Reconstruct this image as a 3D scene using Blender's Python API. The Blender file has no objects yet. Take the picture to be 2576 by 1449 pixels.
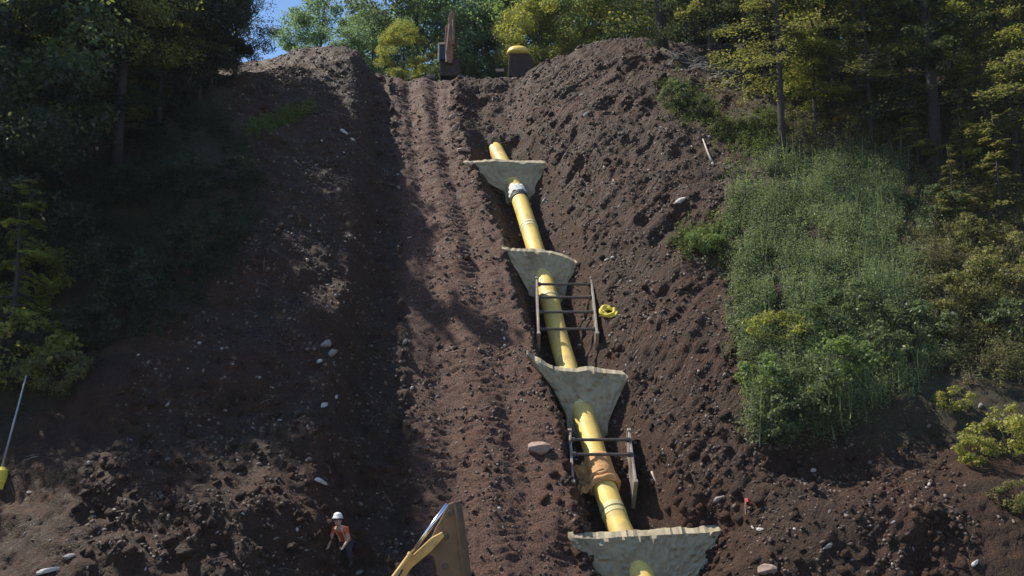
import bpy, bmesh, math, random
import numpy as np
from mathutils import Vector, Matrix
from mathutils.bvhtree import BVHTree

random.seed(7)
rng = np.random.default_rng(7)
scene = bpy.context.scene
col = scene.collection
R = math.radians

# ------------------------------------------------------------------ camera
FOC, W2, H2 = 2474.0, 2576.0, 1449.0          # photograph measured in 2576 x 1449 pixels
PITCH = R(10.0)
CAM = Vector((0.0, 0.0, 4.2))
cam_data = bpy.data.cameras.new('camera')
cam = bpy.data.objects.new('camera', cam_data)
col.objects.link(cam)
cam.location = CAM
cam.rotation_euler = (math.pi / 2 + PITCH, 0, 0)
cam_data.sensor_width = 36.0
cam_data.lens = 36.0 * FOC / W2
cam_data.clip_end = 2000
cam_data.clip_start = 0.1
scene.camera = cam

# ------------------------------------------------------------------ sky, sun, exposure
SUN_EL, SUN_AZ = R(52), R(-73)                # azimuth measured from +y, negative = left
world = bpy.data.worlds.new('World')
scene.world = world
world.use_nodes = True
wn = world.node_tree
bg = wn.nodes['Background']
sky = wn.nodes.new('ShaderNodeTexSky')
sky.sky_type = 'NISHITA'
sky.sun_disc = False
sky.sun_elevation = SUN_EL
sky.sun_rotation = SUN_AZ
sky.air_density = 1.0
sky.dust_density = 0.0
sky.ozone_density = 5.0
wn.links.new(sky.outputs[0], bg.inputs[0])
bg.inputs[1].default_value = 0.12
sun_data = bpy.data.lights.new('sun', 'SUN')
sun_data.energy = 5.0
sun_data.angle = R(0.5)
sun_data.color = (1.0, 0.90, 0.75)
sun = bpy.data.objects.new('sun', sun_data)
col.objects.link(sun)
SUN_DIR = Vector((math.cos(SUN_EL) * math.sin(SUN_AZ), math.cos(SUN_EL) * math.cos(SUN_AZ), math.sin(SUN_EL)))
sun.rotation_euler = SUN_DIR.to_track_quat('Z', 'Y').to_euler()
sun.location = (-20, 20, 40)
scene.view_settings.view_transform = 'Standard'
scene.view_settings.look = 'None'
scene.view_settings.exposure = 0.6
scene.view_settings.gamma = 1.0
scene.view_settings.use_curve_mapping = False
HAZE = 0.0002  # density of the air volume added to brighten deep shade
scene.cycles.max_bounces = 6
scene.cycles.volume_bounces = 0
scene.cycles.diffuse_bounces = 3
scene.cycles.transmission_bounces = 4

# ------------------------------------------------------------------ helpers
def tag(o, label=None, cat=None, group=None, kind=None):
    if label: o['label'] = label
    if cat: o['category'] = cat
    if group: o['group'] = group
    if kind: o['kind'] = kind
    return o

def empty(name, loc, rz=0.0, scale=1.0):
    o = bpy.data.objects.new(name, None)
    col.objects.link(o)
    o.location = loc
    o.rotation_euler = (0, 0, rz)
    o.scale = (scale,) * 3
    o.empty_display_size = 0.2
    return o

def mesh_np(name, verts, faces, smooth=False):
    verts = np.asarray(verts, dtype=np.float32).reshape(-1, 3)
    me = bpy.data.meshes.new(name)
    if isinstance(faces, np.ndarray):
        k = faces.shape[1]
        me.vertices.add(len(verts)); me.vertices.foreach_set('co', verts.ravel())
        me.loops.add(faces.size); me.loops.foreach_set('vertex_index', faces.astype(np.int32).ravel())
        me.polygons.add(len(faces))
        me.polygons.foreach_set('loop_start', np.arange(0, faces.size, k, dtype=np.int32))
        me.update(calc_edges=True)
    else:
        me.from_pydata([tuple(map(float, v)) for v in verts], [], faces)
        me.update()
    if smooth:
        me.polygons.foreach_set('use_smooth', np.ones(len(me.polygons), dtype=bool))
    me.validate()
    return me

def obj(name, me, mat=None, parent=None, loc=None):
    o = bpy.data.objects.new(name, me)
    col.objects.link(o)
    if mat and me and not me.materials:
        me.materials.append(mat)
    if parent: o.parent = parent
    if loc is not None: o.location = loc
    return o

class MB:
    """collects shapes, becomes one mesh object"""
    def __init__(s): s.v = []; s.f = []
    def add(s, vs, fs):
        b = len(s.v); s.v += [tuple(v) for v in vs]; s.f += [tuple(i + b for i in f) for f in fs]
    def box(s, c, sx, sy, sz, M=None):
        c = Vector(c); pts = []
        for x in (-.5, .5):
            for y in (-.5, .5):
                for z in (-.5, .5):
                    p = Vector((x * sx, y * sy, z * sz))
                    pts.append(c + (M @ p if M else p))
        s.add(pts, [(0, 1, 3, 2), (4, 6, 7, 5), (0, 4, 5, 1), (2, 3, 7, 6), (0, 2, 6, 4), (1, 5, 7, 3)])
    def tube(s, pts, rad, n=8, cap=True):
        pts = [Vector(p) for p in pts]
        if not isinstance(rad, (list, tuple, np.ndarray)): rad = [rad] * len(pts)
        vs, fs = [], []
        up = None
        for i, p in enumerate(pts):
            d = (pts[min(i + 1, len(pts) - 1)] - pts[max(i - 1, 0)]).normalized()
            if up is None:
                up = Vector((0, 0, 1)) if abs(d.z) < .9 else Vector((1, 0, 0))
            a = d.cross(up).normalized(); b = a.cross(d).normalized(); up = b
            for k in range(n):
                t = 2 * math.pi * k / n
                vs.append(p + (a * math.cos(t) + b * math.sin(t)) * rad[i])
        for i in range(len(pts) - 1):
            for k in range(n):
                fs.append((i * n + k, i * n + (k + 1) % n, (i + 1) * n + (k + 1) % n, (i + 1) * n + k))
        if cap:
            fs.append(tuple(range(n))[::-1]); fs.append(tuple((len(pts) - 1) * n + k for k in range(n)))
        s.add(vs, fs)
    def prism(s, poly, depth_vec):
        n = len(poly); dv = Vector(depth_vec)
        vs = [Vector(p) for p in poly] + [Vector(p) + dv for p in poly]
        fs = [tuple(range(n)), tuple(range(2 * n - 1, n - 1, -1))] + [(i, i + n, (i + 1) % n + n, (i + 1) % n) for i in range(n)]
        s.add(vs, fs)
    def mesh(s, name, smooth=False):
        me = bpy.data.meshes.new(name); me.from_pydata(s.v, [], s.f); me.update()
        bm = bmesh.new(); bm.from_mesh(me); bmesh.ops.recalc_face_normals(bm, faces=bm.faces); bm.to_mesh(me); bm.free()
        if smooth: me.polygons.foreach_set('use_smooth', np.ones(len(me.polygons), dtype=bool))
        return me
    def build(s, name, mat, parent=None, smooth=False, bevel=0.0):
        o = obj(name, s.mesh(name, smooth), mat, parent)
        if bevel:
            m = o.modifiers.new('bevel', 'BEVEL'); m.width = bevel; m.segments = 2; m.limit_method = 'ANGLE'
        return o

# ---- noise in numpy
def _hash(ix, iy, seed):
    h = (ix.astype(np.int64) * 374761393 + iy.astype(np.int64) * 668265263 + seed * 1274126177) & 0xFFFFFFFF
    h = ((h ^ (h >> 13)) * 1274126177) & 0xFFFFFFFF
    return (h ^ (h >> 16)) & 0xFFFFFFFF

def perlin(x, y, seed=0):
    x = np.asarray(x, float); y = np.asarray(y, float)
    ix = np.floor(x); iy = np.floor(y); fx = x - ix; fy = y - iy
    u = fx * fx * fx * (fx * (fx * 6 - 15) + 10); v = fy * fy * fy * (fy * (fy * 6 - 15) + 10)
    def g(dx, dy):
        a = _hash(ix + dx, iy + dy, seed) * (2 * math.pi / 4294967296.0)
        return np.cos(a) * (fx - dx) + np.sin(a) * (fy - dy)
    n0 = g(0, 0) * (1 - u) + g(1, 0) * u
    n1 = g(0, 1) * (1 - u) + g(1, 1) * u
    return (n0 * (1 - v) + n1 * v) * 1.5

def fbm(x, y, seed, octv=4, gain=.5):
    t = 0; a = 1.0
    for i in range(octv):
        t = t + a * perlin(x * 2 ** i, y * 2 ** i, seed + i * 17); a *= gain
    return t

def smooth(a, b, x):
    t = np.clip((np.asarray(x, float) - a) / (b - a), 0, 1)
    return t * t * (3 - 2 * t)

# ------------------------------------------------------------------ materials
def mat_new(name):
    m = bpy.data.materials.new(name); m.use_nodes = True
    return m, m.node_tree, m.node_tree.nodes['Principled BSDF']

def N(nt, t, **kw):
    n = nt.nodes.new(t)
    for k, v in kw.items(): setattr(n, k, v)
    return n

def noise_node(nt, scale, detail=4, rough=.6, vec=None):
    n = N(nt, 'ShaderNodeTexNoise'); n.inputs['Scale'].default_value = scale
    n.inputs['Detail'].default_value = detail; n.inputs['Roughness'].default_value = rough
    if vec is not None: nt.links.new(vec, n.inputs['Vector'])
    return n

def ramp(nt, fac, stops):
    r = N(nt, 'ShaderNodeValToRGB'); e = r.color_ramp.elements
    while len(e) < len(stops): e.new(.5)
    for el, (p, c) in zip(e, stops):
        el.position = p; el.color = (*c, 1) if len(c) == 3 else c
    nt.links.new(fac, r.inputs[0]); return r

def mixc(nt, fac, a, b, mode='MIX'):
    m = N(nt, 'ShaderNodeMix', data_type='RGBA', blend_type=mode)
    for s, v in ((m.inputs[0], fac), (m.inputs[6], a), (m.inputs[7], b)):
        if hasattr(v, 'is_linked'): nt.links.new(v, s)
        else: s.default_value = v if not isinstance(v, tuple) else (*v, 1)
    return m.outputs[2]

def bump(nt, bsdf, height, strength, dist):
    b = N(nt, 'ShaderNodeBump'); b.inputs['Strength'].default_value = strength; b.inputs['Distance'].default_value = dist
    nt.links.new(height, b.inputs['Height']); nt.links.new(b.outputs[0], bsdf.inputs['Normal'])

def simple(name, c, rough=.6, metal=0.0, var=.25, scale=6.0, dirt=None, dirt_amt=.5, bmp=.2):
    m, nt, b = mat_new(name)
    tc = N(nt, 'ShaderNodeTexCoord')
    n1 = noise_node(nt, scale, 5, .65, tc.outputs['Object'])
    lo = tuple(v * (1 - var) for v in c); hi = tuple(min(1, v * (1 + var)) for v in c)
    cr = ramp(nt, n1.outputs[0], [(.3, lo), (.7, hi)])
    out = cr.outputs[0]
    if dirt:
        n2 = noise_node(nt, scale * .45, 6, .7, tc.outputs['Object'])
        f = ramp(nt, n2.outputs[0], [(.62 - .25 * dirt_amt, (0, 0, 0)), (.72, (1, 1, 1))])
        out = mixc(nt, f.outputs[0], out, dirt)
    nt.links.new(out, b.inputs['Base Color'])
    b.inputs['Roughness'].default_value = rough; b.inputs['Metallic'].default_value = metal
    if bmp: bump(nt, b, noise_node(nt, scale * 5, 4, .6, tc.outputs['Object']).outputs[0], bmp, .02)
    return m

def make_soil():
    m, nt, b = mat_new('soil')
    tc = N(nt, 'ShaderNodeTexCoord'); P = tc.outputs['Object']
    big = noise_node(nt, .35, 5, .6, P); mid = noise_node(nt, 3.0, 6, .7, P); fine = noise_node(nt, 22.0, 5, .7, P)
    base = ramp(nt, mid.outputs[0], [(.28, (.022, .0125, .0083)), (.5, (.045, .0255, .0168)), (.75, (.086, .051, .034))]).outputs[0]
    warm = ramp(nt, big.outputs[0], [(.4, (1, 1, 1)), (.68, (1.3, 1.0, .86))]).outputs[0]
    base = mixc(nt, 1.0, base, warm, 'MULTIPLY')
    at = N(nt, 'ShaderNodeAttribute', attribute_name='track')
    trk = ramp(nt, fine.outputs[0], [(.3, (.052, .025, .018)), (.7, (.142, .073, .053))]).outputs[0]
    base = mixc(nt, at.outputs['Fac'], base, trk)
    al = N(nt, 'ShaderNodeAttribute', attribute_name='litter')
    lit = ramp(nt, mid.outputs[0], [(.3, (.030, .030, .016)), (.5, (.050, .042, .024)), (.7, (.075, .055, .032))]).outputs[0]
    base = mixc(nt, al.outputs['Fac'], base, lit)
    ft = ramp(nt, fine.outputs[0], [(.33, (.36, .35, .34)), (.66, (1.6, 1.5, 1.4))]).outputs[0]
    base = mixc(nt, 1.0, base, ft, 'MULTIPLY')
    vo = N(nt, 'ShaderNodeTexVoronoi'); vo.inputs['Scale'].default_value = 16.0; nt.links.new(P, vo.inputs['Vector'])
    sep = N(nt, 'ShaderNodeSeparateColor'); nt.links.new(vo.outputs['Color'], sep.inputs[0])
    pick = ramp(nt, sep.outputs[0], [(.985, (0, 0, 0)), (.99, (1, 1, 1))]).outputs[0]
    near = ramp(nt, vo.outputs['Distance'], [(.18, (1, 1, 1)), (.32, (0, 0, 0))]).outputs[0]
    pk = mixc(nt, 1.0, pick, near, 'MULTIPLY')
    base = mixc(nt, pk, base, (.30, .26, .24))
    nt.links.new(base, b.inputs['Base Color'])
    rr = ramp(nt, mid.outputs[0], [(.35, (.45, .45, .45)), (.65, (.8, .8, .8))]).outputs[0]
    nt.links.new(rr, b.inputs['Roughness'])
    b.inputs['Specular IOR Level'].default_value = .28
    a1 = N(nt, 'ShaderNodeAttribute', attribute_name='su'); a2 = N(nt, 'ShaderNodeAttribute', attribute_name='sv'); a3 = N(nt, 'ShaderNodeAttribute', attribute_name='bank')
    cx_ = N(nt, 'ShaderNodeCombineXYZ'); m1 = N(nt, 'ShaderNodeMath', operation='MULTIPLY'); m1.inputs[1].default_value = .16
    nt.links.new(a1.outputs['Fac'], m1.inputs[0]); nt.links.new(m1.outputs[0], cx_.inputs[0]); nt.links.new(a2.outputs['Fac'], cx_.inputs[1])
    sn_ = noise_node(nt, 7.0, 4, .65, cx_.outputs[0])
    st_ = N(nt, 'ShaderNodeMath', operation='MULTIPLY'); nt.links.new(sn_.outputs[0], st_.inputs[0]); nt.links.new(a3.outputs['Fac'], st_.inputs[1])
    st2 = N(nt, 'ShaderNodeMath', operation='MULTIPLY'); nt.links.new(st_.outputs[0], st2.inputs[0]); st2.inputs[1].default_value = 2.2
    ad0 = N(nt, 'ShaderNodeMath', operation='ADD')
    ad = N(nt, 'ShaderNodeMath', operation='ADD'); nt.links.new(fine.outputs[0], ad.inputs[0]); nt.links.new(mid.outputs[0], ad0.inputs[0]); nt.links.new(st2.outputs[0], ad0.inputs[1]); nt.links.new(ad0.outputs[0], ad.inputs[1])
    bump(nt, b, ad.outputs[0], 1.0, .09)
    return m

def make_leaf():
    m = bpy.data.materials.new('leaf'); m.use_nodes = True; nt = m.node_tree
    nt.nodes.remove(nt.nodes['Principled BSDF']); out = nt.nodes['Material Output']
    oi = N(nt, 'ShaderNodeObjectInfo'); ge = N(nt, 'ShaderNodeNewGeometry')
    v = ramp(nt, ge.outputs['Random Per Island'], [(0, (.55, .58, .60)), (.5, (1, 1, 1)), (.9, (1.35, 1.28, 1.05)), (1, (1.7, 1.35, .9))]).outputs[0]
    c = mixc(nt, 1.0, oi.outputs['Color'], v, 'MULTIPLY')
    d = N(nt, 'ShaderNodeBsdfDiffuse'); t = N(nt, 'ShaderNodeBsdfTranslucent'); g = N(nt, 'ShaderNodeBsdfGlossy')
    g.inputs['Roughness'].default_value = .45
    nt.links.new(c, d.inputs[0])
    tc = mixc(nt, 1.0, c, (1.15, 1.25, .75), 'MULTIPLY'); nt.links.new(tc, t.inputs[0])
    a = N(nt, 'ShaderNodeMixShader'); a.inputs[0].default_value = .55
    nt.links.new(d.outputs[0], a.inputs[1]); nt.links.new(t.outputs[0], a.inputs[2])
    a2 = N(nt, 'ShaderNodeMixShader'); a2.inputs[0].default_value = .02
    nt.links.new(a.outputs[0], a2.inputs[1]); nt.links.new(g.outputs[0], a2.inputs[2])
    nt.links.new(a2.outputs[0], out.inputs[0])
    return m

def make_clod():
    m, nt, b = mat_new('clod')
    ge = N(nt, 'ShaderNodeNewGeometry')
    c = ramp(nt, ge.outputs['Random Per Island'], [(0, (.026, .0155, .011)), (.5, (.058, .036, .027)), (.85, (.12, .080, .061)), (.975, (.18, .14, .12)), (1, (.46, .42, .39))])
    nt.links.new(c.outputs[0], b.inputs['Base Color']); b.inputs['Roughness'].default_value = .7
    return m

M = {}
M['soil'] = make_soil()
M['leaf'] = make_leaf()
M['clod'] = make_clod()
M['bark'] = simple('bark', (.034, .029, .026), .9, var=.5, scale=9, bmp=.8)
M['bark_pale'] = simple('bark_pale', (.15, .135, .12), .9, var=.5, scale=9, bmp=.8)
M['wood'] = simple('torn_wood', (.12, .062, .045), .85, var=.5, scale=5, dirt=(.36, .27, .22), dirt_amt=.35, bmp=.8)
M['stick'] = simple('weathered_stick', (.40, .36, .31), .85, var=.3, scale=12)
M['twig'] = simple('twig', (.22, .18, .14), .9, var=.4, scale=3)
M['pipe'] = simple('yellow_coating', (.74, .53, .135), .55, var=.10, scale=2.2, dirt=(.34, .24, .12), dirt_amt=.62, bmp=.12)
M['joint'] = simple('joint_coating', (.70, .60, .27), .5, var=.12, scale=3, bmp=.05)
M['seam'] = simple('seam', (.22, .16, .05), .7, var=.2)
M['foam'] = simple('foam', (.34, .292, .20), .92, var=.16, scale=2.5, dirt=(.20, .165, .105), dirt_amt=.45, bmp=.9)
M['steel'] = simple('dusty_steel', (.27, .235, .205), .6, metal=.2, var=.35, scale=4, dirt=(.14, .095, .07), dirt_amt=.6, bmp=.2)
M['bar'] = simple('dark_steel', (.085, .072, .062), .55, metal=.3, var=.3, scale=6)
M['wrap'] = simple('rust_wrap', (.56, .30, .115), .8, var=.25, scale=4, dirt=(.33, .15, .085), dirt_amt=.5, bmp=.5)
M['cloth'] = simple('white_cloth', (.55, .58, .56), .85, var=.1)
M['black'] = simple('black_rubber', (.012, .013, .013), .7, var=.2)
M['strap'] = simple('yellow_strap', (.72, .56, .07), .7, var=.2, scale=14, bmp=.4)
M['machine'] = simple('machine_paint', (.55, .36, .12), .55, var=.15, scale=3, dirt=(.13, .082, .055), dirt_amt=.45, bmp=.1)
M['machine_dirty'] = simple('muddy_paint', (.18, .11, .055), .75, var=.25, scale=3, dirt=(.11, .072, .05), dirt_amt=.7, bmp=.3)
M['machine_light'] = simple('bright_paint', (.80, .55, .12), .45, var=.08, scale=3, bmp=.05)
M['machine_rust'] = simple('rust_paint', (.26, .105, .055), .65, var=.3, scale=3, dirt=(.34, .22, .16), dirt_amt=.3, bmp=.2)
M['glass'] = simple('dark_glass', (.02, .025, .03), .15, var=.1, bmp=0)
M['mud_dark'] = simple('mud_dark', (.045, .028, .022), .85, var=.3)
M['chrome'] = simple('polished_rod', (.80, .80, .82), .22, metal=1.0, var=.05, bmp=0)
M['stone'] = simple('pale_stone', (.26, .235, .22), .8, var=.3, scale=5, dirt=(.18, .14, .12), dirt_amt=.3, bmp=.5)
M['stone_white'] = simple('white_stone', (.50, .465, .43), .8, var=.15, scale=9, dirt=(.30, .25, .22), dirt_amt=.2, bmp=.5)
M['stone_pink'] = simple('reddish_stone', (.34, .24, .19), .85, var=.25, scale=7, dirt=(.16, .10, .08), dirt_amt=.4, bmp=.5)
M['vest'] = simple('orange_fabric', (.62, .095, .035), .85, var=.15, scale=14)
M['stripe'] = simple('reflective_tape', (.62, .55, .42), .5, var=.1)
M['trousers'] = simple('dark_fabric', (.028, .030, .040), .9, var=.3)
M['skin'] = simple('skin', (.45, .27, .19), .6, var=.1, bmp=0)
M['helmet'] = simple('white_plastic', (.80, .78, .72), .4, var=.05, bmp=0)
M['red'] = simple('red_ribbon', (.50, .06, .06), .8, var=.2)
M['pole'] = simple('grey_pole', (.36, .36, .37), .5, metal=.3, var=.15)

# ------------------------------------------------------------------ profile of the hill
SL = math.atan(1.0699)
P0 = Vector((0, 24.4, 1.95))                 # a point of the slope plane (s = 0)
DS = Vector((0, math.cos(SL), math.sin(SL)))  # uphill
NS = Vector((0, -math.sin(SL), math.cos(SL))) # outward
FOOT_S = -4.0
CREST_S = 27.0
CURV = 1.6                                    # half-length of the rounded crest
TOPSL = R(4.0)

_ps = np.concatenate([np.arange(-160, -8, 2.0), np.arange(-8, 40, .05), np.arange(40, 330, 3.0)])
def _slope_at(s):
    up = smooth(FOOT_S - 2.0, FOOT_S + 1.0, s)
    dn = smooth(CREST_S - CURV, CREST_S + CURV, s)
    far = smooth(80, 140, s)
    return SL * up * (1 - dn) + TOPSL * dn * (1 - far)
_sl = _slope_at(_ps)
_dy = np.cos(_sl); _dz = np.sin(_sl)
_py = np.concatenate([[0], np.cumsum((_dy[1:] + _dy[:-1]) * .5 * np.diff(_ps))])
_pz = np.concatenate([[0], np.cumsum((_dz[1:] + _dz[:-1]) * .5 * np.diff(_ps))])
_i0 = np.argmin(np.abs(_ps - 10.0))
_py += (P0 + DS * 10).y - _py[_i0]; _pz += (P0 + DS * 10).z - _pz[_i0]

def ray(X, Y):
    cx = (X - W2 / 2) / FOC; cy = (H2 / 2 - Y) / FOC
    return Vector((cx, math.cos(PITCH) - cy * math.sin(PITCH), math.sin(PITCH) + cy * math.cos(PITCH)))

def plane_hit(X, Y, h=0.0):
    """pixel -> point on the slope plane lifted by h"""
    d = ray(X, Y); o = P0 + NS * h
    t = (o - CAM).dot(NS) / d.dot(NS)
    return CAM + d * t

def xs(X, Y, h=0.0):
    p = plane_hit(X, Y, h)
    return p.x, (p - P0).dot(DS)

def curve(px, h=0.0):
    a = sorted((xs(X, Y, h)[1], xs(X, Y, h)[0]) for X, Y in px)
    return np.array([q[0] for q in a]), np.array([q[1] for q in a])

PIPE_PX = [(1238, 352), (1255, 400), (1284, 440), (1303, 492), (1318, 530), (1343, 615), (1366, 690), (1386, 765), (1404, 850), (1424, 925), (1460, 1010), (1487, 1105), (1510, 1190), (1530, 1255), (1560, 1345), (1598, 1400), (1616, 1455), (1650, 1560)]
PIPE_H = -0.62
pc_s, pc_x = curve(PIPE_PX, PIPE_H)
xl_s, xl_x = curve([(978, 172), (993, 300), (1000, 450), (1008, 700), (1020, 900), (1032, 1100), (1038, 1300), (1045, 1449)])
xr_s, xr_x = curve([(1150, 172), (1140, 250), (1160, 340), (1190, 420), (1215, 500), (1262, 610), (1285, 720), (1335, 850), (1355, 920), (1390, 1040), (1425, 1160), (1450, 1300), (1470, 1449)])
S_TOP = xs(1240, 355, PIPE_H)[1]
S_210 = xs(1240, 210)[1]

BUMPS = [  # pixel x, y, radius across, radius along, height
    (790, 150, 2.6, 2.5, .65), (900, 190, 1.6, 3.0, .25), (620, 230, 2.5, 2.5, -.45),
    (1560, 130, 2.0, 2.6, .75), (1480, 200, 1.5, 1.8, .2), (1300, 200, 2.2, 1.4, -.12),
    (2020, 1420, 3.2, 1.0, .55), (2080, 1230, 2.6, 1.0, -.75), (2420, 1350, 1.6, 1.6, .55), (1780, 1240, .8, .8, .25),
    (1940, 1310, 1.0, .5, .3), (700, 1420, 2.4, .7, .35), (250, 1330, 1.6, .7, .35), (860, 1200, 1.2, 2.0, .25), (450, 1180, 2.6, 1.8, -.6),
    (1740, 1400, 1.1, 1.0, -.75), (1830, 1400, .9, .8, -.45), (1455, 1400, .6, .8, -.4), (640, 190, 1.8, 3, -.5),
    (1880, 420, 1.2, .5, .25), (1740, 640, 1.0, .5, -.2), (830, 900, 1.2, .5, .2),
]
BUMPS = [(*xs(a, b), ra, rb, hh) for a, b, ra, rb, hh in BUMPS]

def macro(x, s):
    c = np.interp(s, pc_s, pc_x); l = np.interp(s, xl_s, xl_x); r = np.interp(s, xr_s, xr_x)
    wob = perlin(s * .7, x * 0 + 3.3, 91) * .12 + perlin(s * 2.3, x * 0 + 1.3, 92) * .06
    lip = r + wob
    # trench depth fades out above the buried end of the pipe
    dep = np.interp(s, [S_TOP - 2.0, S_TOP - 1.2, S_TOP - .1], [1.12, .75, .42]) * (1 - smooth(S_210 - 1.5, S_210 + 1.2, s))
    wl = np.maximum(c - .46 - lip, .25)
    dl = -dep * smooth(0, 1, (x - lip) / wl)
    rb = np.clip((x - (c + .46)) / 1.0, 0, None)
    right = 1.62 * (1 - np.exp(-np.clip(x - (c + 1.0), 0, None) / 2.6))
    rise = dep * np.clip(rb, 0, 1) ** 1.2
    h = np.where(x < lip, 0, np.minimum(dl + rise + right * smooth(.4, 1.3, rb), 3.0))
    # spoil bank left of the track
    le = l + perlin(s * 1.1, x * 0 + 7.7, 93) * .10
    dl2 = np.clip(le - .75 - .6 * (1 - smooth(4, 12, s)) - x, 0, None)
    left = .95 * smooth(0, .85, dl2) + 1.6 * (1 - np.exp(-dl2 / 3.4)) - 1.2 * smooth(5, 10, dl2)
    h = h + left * (1 - .5 * smooth(CREST_S - 5, CREST_S + 1, s))
    for bx, bs, ra, rb_, hh in BUMPS:
        h = h + hh * np.exp(-((x - bx) / ra) ** 2 - ((s - bs) / rb_) ** 2)
    fade = 1 - smooth(CREST_S + 3, CREST_S + 12, s)
    fade = fade * smooth(-7, -3.5, s) * (1 - smooth(26, 60, np.abs(x)))
    return h * fade

def masks(x, s):
    l = np.interp(s, xl_s, xl_x); r = np.interp(s, xr_s, xr_x); c = np.interp(s, pc_s, pc_x)
    w = perlin(s * 1.7, x * 1.7, 77) * .15
    track = smooth(-.05, .25, x - l + w) * (1 - smooth(-.25, .15, x - r + w)) * (1 - smooth(CREST_S - .2, CREST_S + 2, s))
    bank = smooth(.9, 1.8, x - c)
    return track, bank

def height(x, s, detail=True):
    h = macro(x, s)
    if not detail: return h
    track, bank = masks(x, s)
    c = np.interp(s, pc_s, pc_x); l = np.interp(s, xl_s, xl_x); r = np.interp(s, xr_s, xr_x)
    rough = (1 - track)
    lump = fbm(x * .45, s * .45, 11, 3) * .20 + fbm(x * 1.5, s * 1.5, 21, 3) * .085
    rid = (1 - np.abs(perlin(x * 2.6, s * 2.6, 31))) * .05 + (np.abs(perlin(x * 5.2, s * 5.2, 35))) * .065 * (1 - .5 * bank) + np.abs(perlin(x * 6.9, s * 6.9, 37)) * .055
    h = h + (lump + rid) * (rough * .9 + .1)
    # bucket marks running down the right bank
    a = R(50); u = (x - c) * math.cos(a) + s * math.sin(a); v = -(x - c) * math.sin(a) + s * math.cos(a)
    u = u + perlin(x * .5, s * .5, 47) * .6
    streak = perlin(v * 2.2, u * .22, 41) * .13 + perlin(v * 5.5, u * .5, 43) * .085 + perlin(v * 11, u * 1.1, 45) * .04
    h = h + streak * bank * (1 - smooth(5, 8, x - c)) * (.35 + .65 * smooth(-.2, .3, perlin(x * .35, s * .35, 49)))
    # streaks along the spoil bank on the left
    a = R(-35); u2 = x * math.cos(a) + s * math.sin(a); v2 = -x * math.sin(a) + s * math.cos(a)
    h = h + (perlin(v2 * 2.4, u2 * .4, 51) * .09) * smooth(0, 1, l - x)
    # track: ruts with cleat marks
    tw = (x - l) / np.maximum(r - l, .3)
    rut = -.17 * np.exp(-((tw - .27) / .10) ** 2) - .14 * np.exp(-((tw - .70) / .09) ** 2) + .06 * np.exp(-((tw - .5) / .07) ** 2)
    ph = s * 26 + perlin(x * 1.2, s * 1.2, 61) * 5
    cleat = np.sin(ph) * .030 * (.3 + .7 * smooth(-.2, .4, perlin(x * 1.5, s * .8, 63)))
    h = h + track * (rut + cleat + np.abs(perlin(x * 6.1, s * 6.1, 66)) * .035 + fbm(x * 3.0, s * 3.0, 65, 3) * .045 + perlin(x * 1.2, s * .5, 67) * .06)
    # lumps along the trench lip and the track edge
    lipb = np.exp(-((x - r) / .16) ** 2) + np.exp(-((x - l + .05) / .14) ** 2)
    h = h + lipb * np.clip(perlin(x * 3.0, s * 2.6, 71) + .15, 0, 1) * .22
    return h

def prof(s):
    s = np.asarray(s, float)
    sl = _slope_at(s)
    return np.interp(s, _ps, _py), np.interp(s, _ps, _pz), sl

def ground_points(x, s, detail=True, extra=0.0):
    y, z, sl = prof(s)
    h = height(x, s, detail) + extra
    # displacement along the local normal
    return np.stack([x, y - np.sin(sl) * h, z + np.cos(sl) * h], -1)

def grow(a, b, step0, fac):
    out = [a]; st = step0
    while out[-1] < b:
        st *= fac; out.append(out[-1] + st)
    return np.array(out[1:])

# ------------------------------------------------------------------ the ground sheet
gx_d = np.arange(-23, 23.001, .072)
gx = np.concatenate([-grow(23, 260, .072, 1.22)[::-1], gx_d, grow(23, 260, .072, 1.22)])
gs_d = np.arange(-2.2, CREST_S + 4, .066)
gs = np.concatenate([-grow(2.2, 60, .066, 1.25)[::-1], gs_d, grow(gs_d[-1], 300, .066, 1.15)])
GX, GS = np.meshgrid(gx, gs)
PT = ground_points(GX.ravel(), GS.ravel())
nx, ns = len(gx), len(gs)
idx = np.arange(nx * ns).reshape(ns, nx)
F = np.stack([idx[:-1, :-1].ravel(), idx[:-1, 1:].ravel(), idx[1:, 1:].ravel(), idx[1:, :-1].ravel()], -1)
gme = mesh_np('ground', PT, F, smooth=True)
trk, bnk = masks(GX.ravel(), GS.ravel())
def poly_mask(px, poly):
    """even-odd test of pixel points against a pixel polygon"""
    X, Y = px[:, 0], px[:, 1]; ins = np.zeros(len(X), bool); n = len(poly)
    for i in range(n):
        x1, y1 = poly[i]; x2, y2 = poly[(i + 1) % n]
        if y1 == y2: continue
        cnd = ((y1 > Y) != (y2 > Y)) & (X < (x2 - x1) * (Y - y1) / (y2 - y1) + x1)
        ins ^= cnd
    return ins
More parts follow.
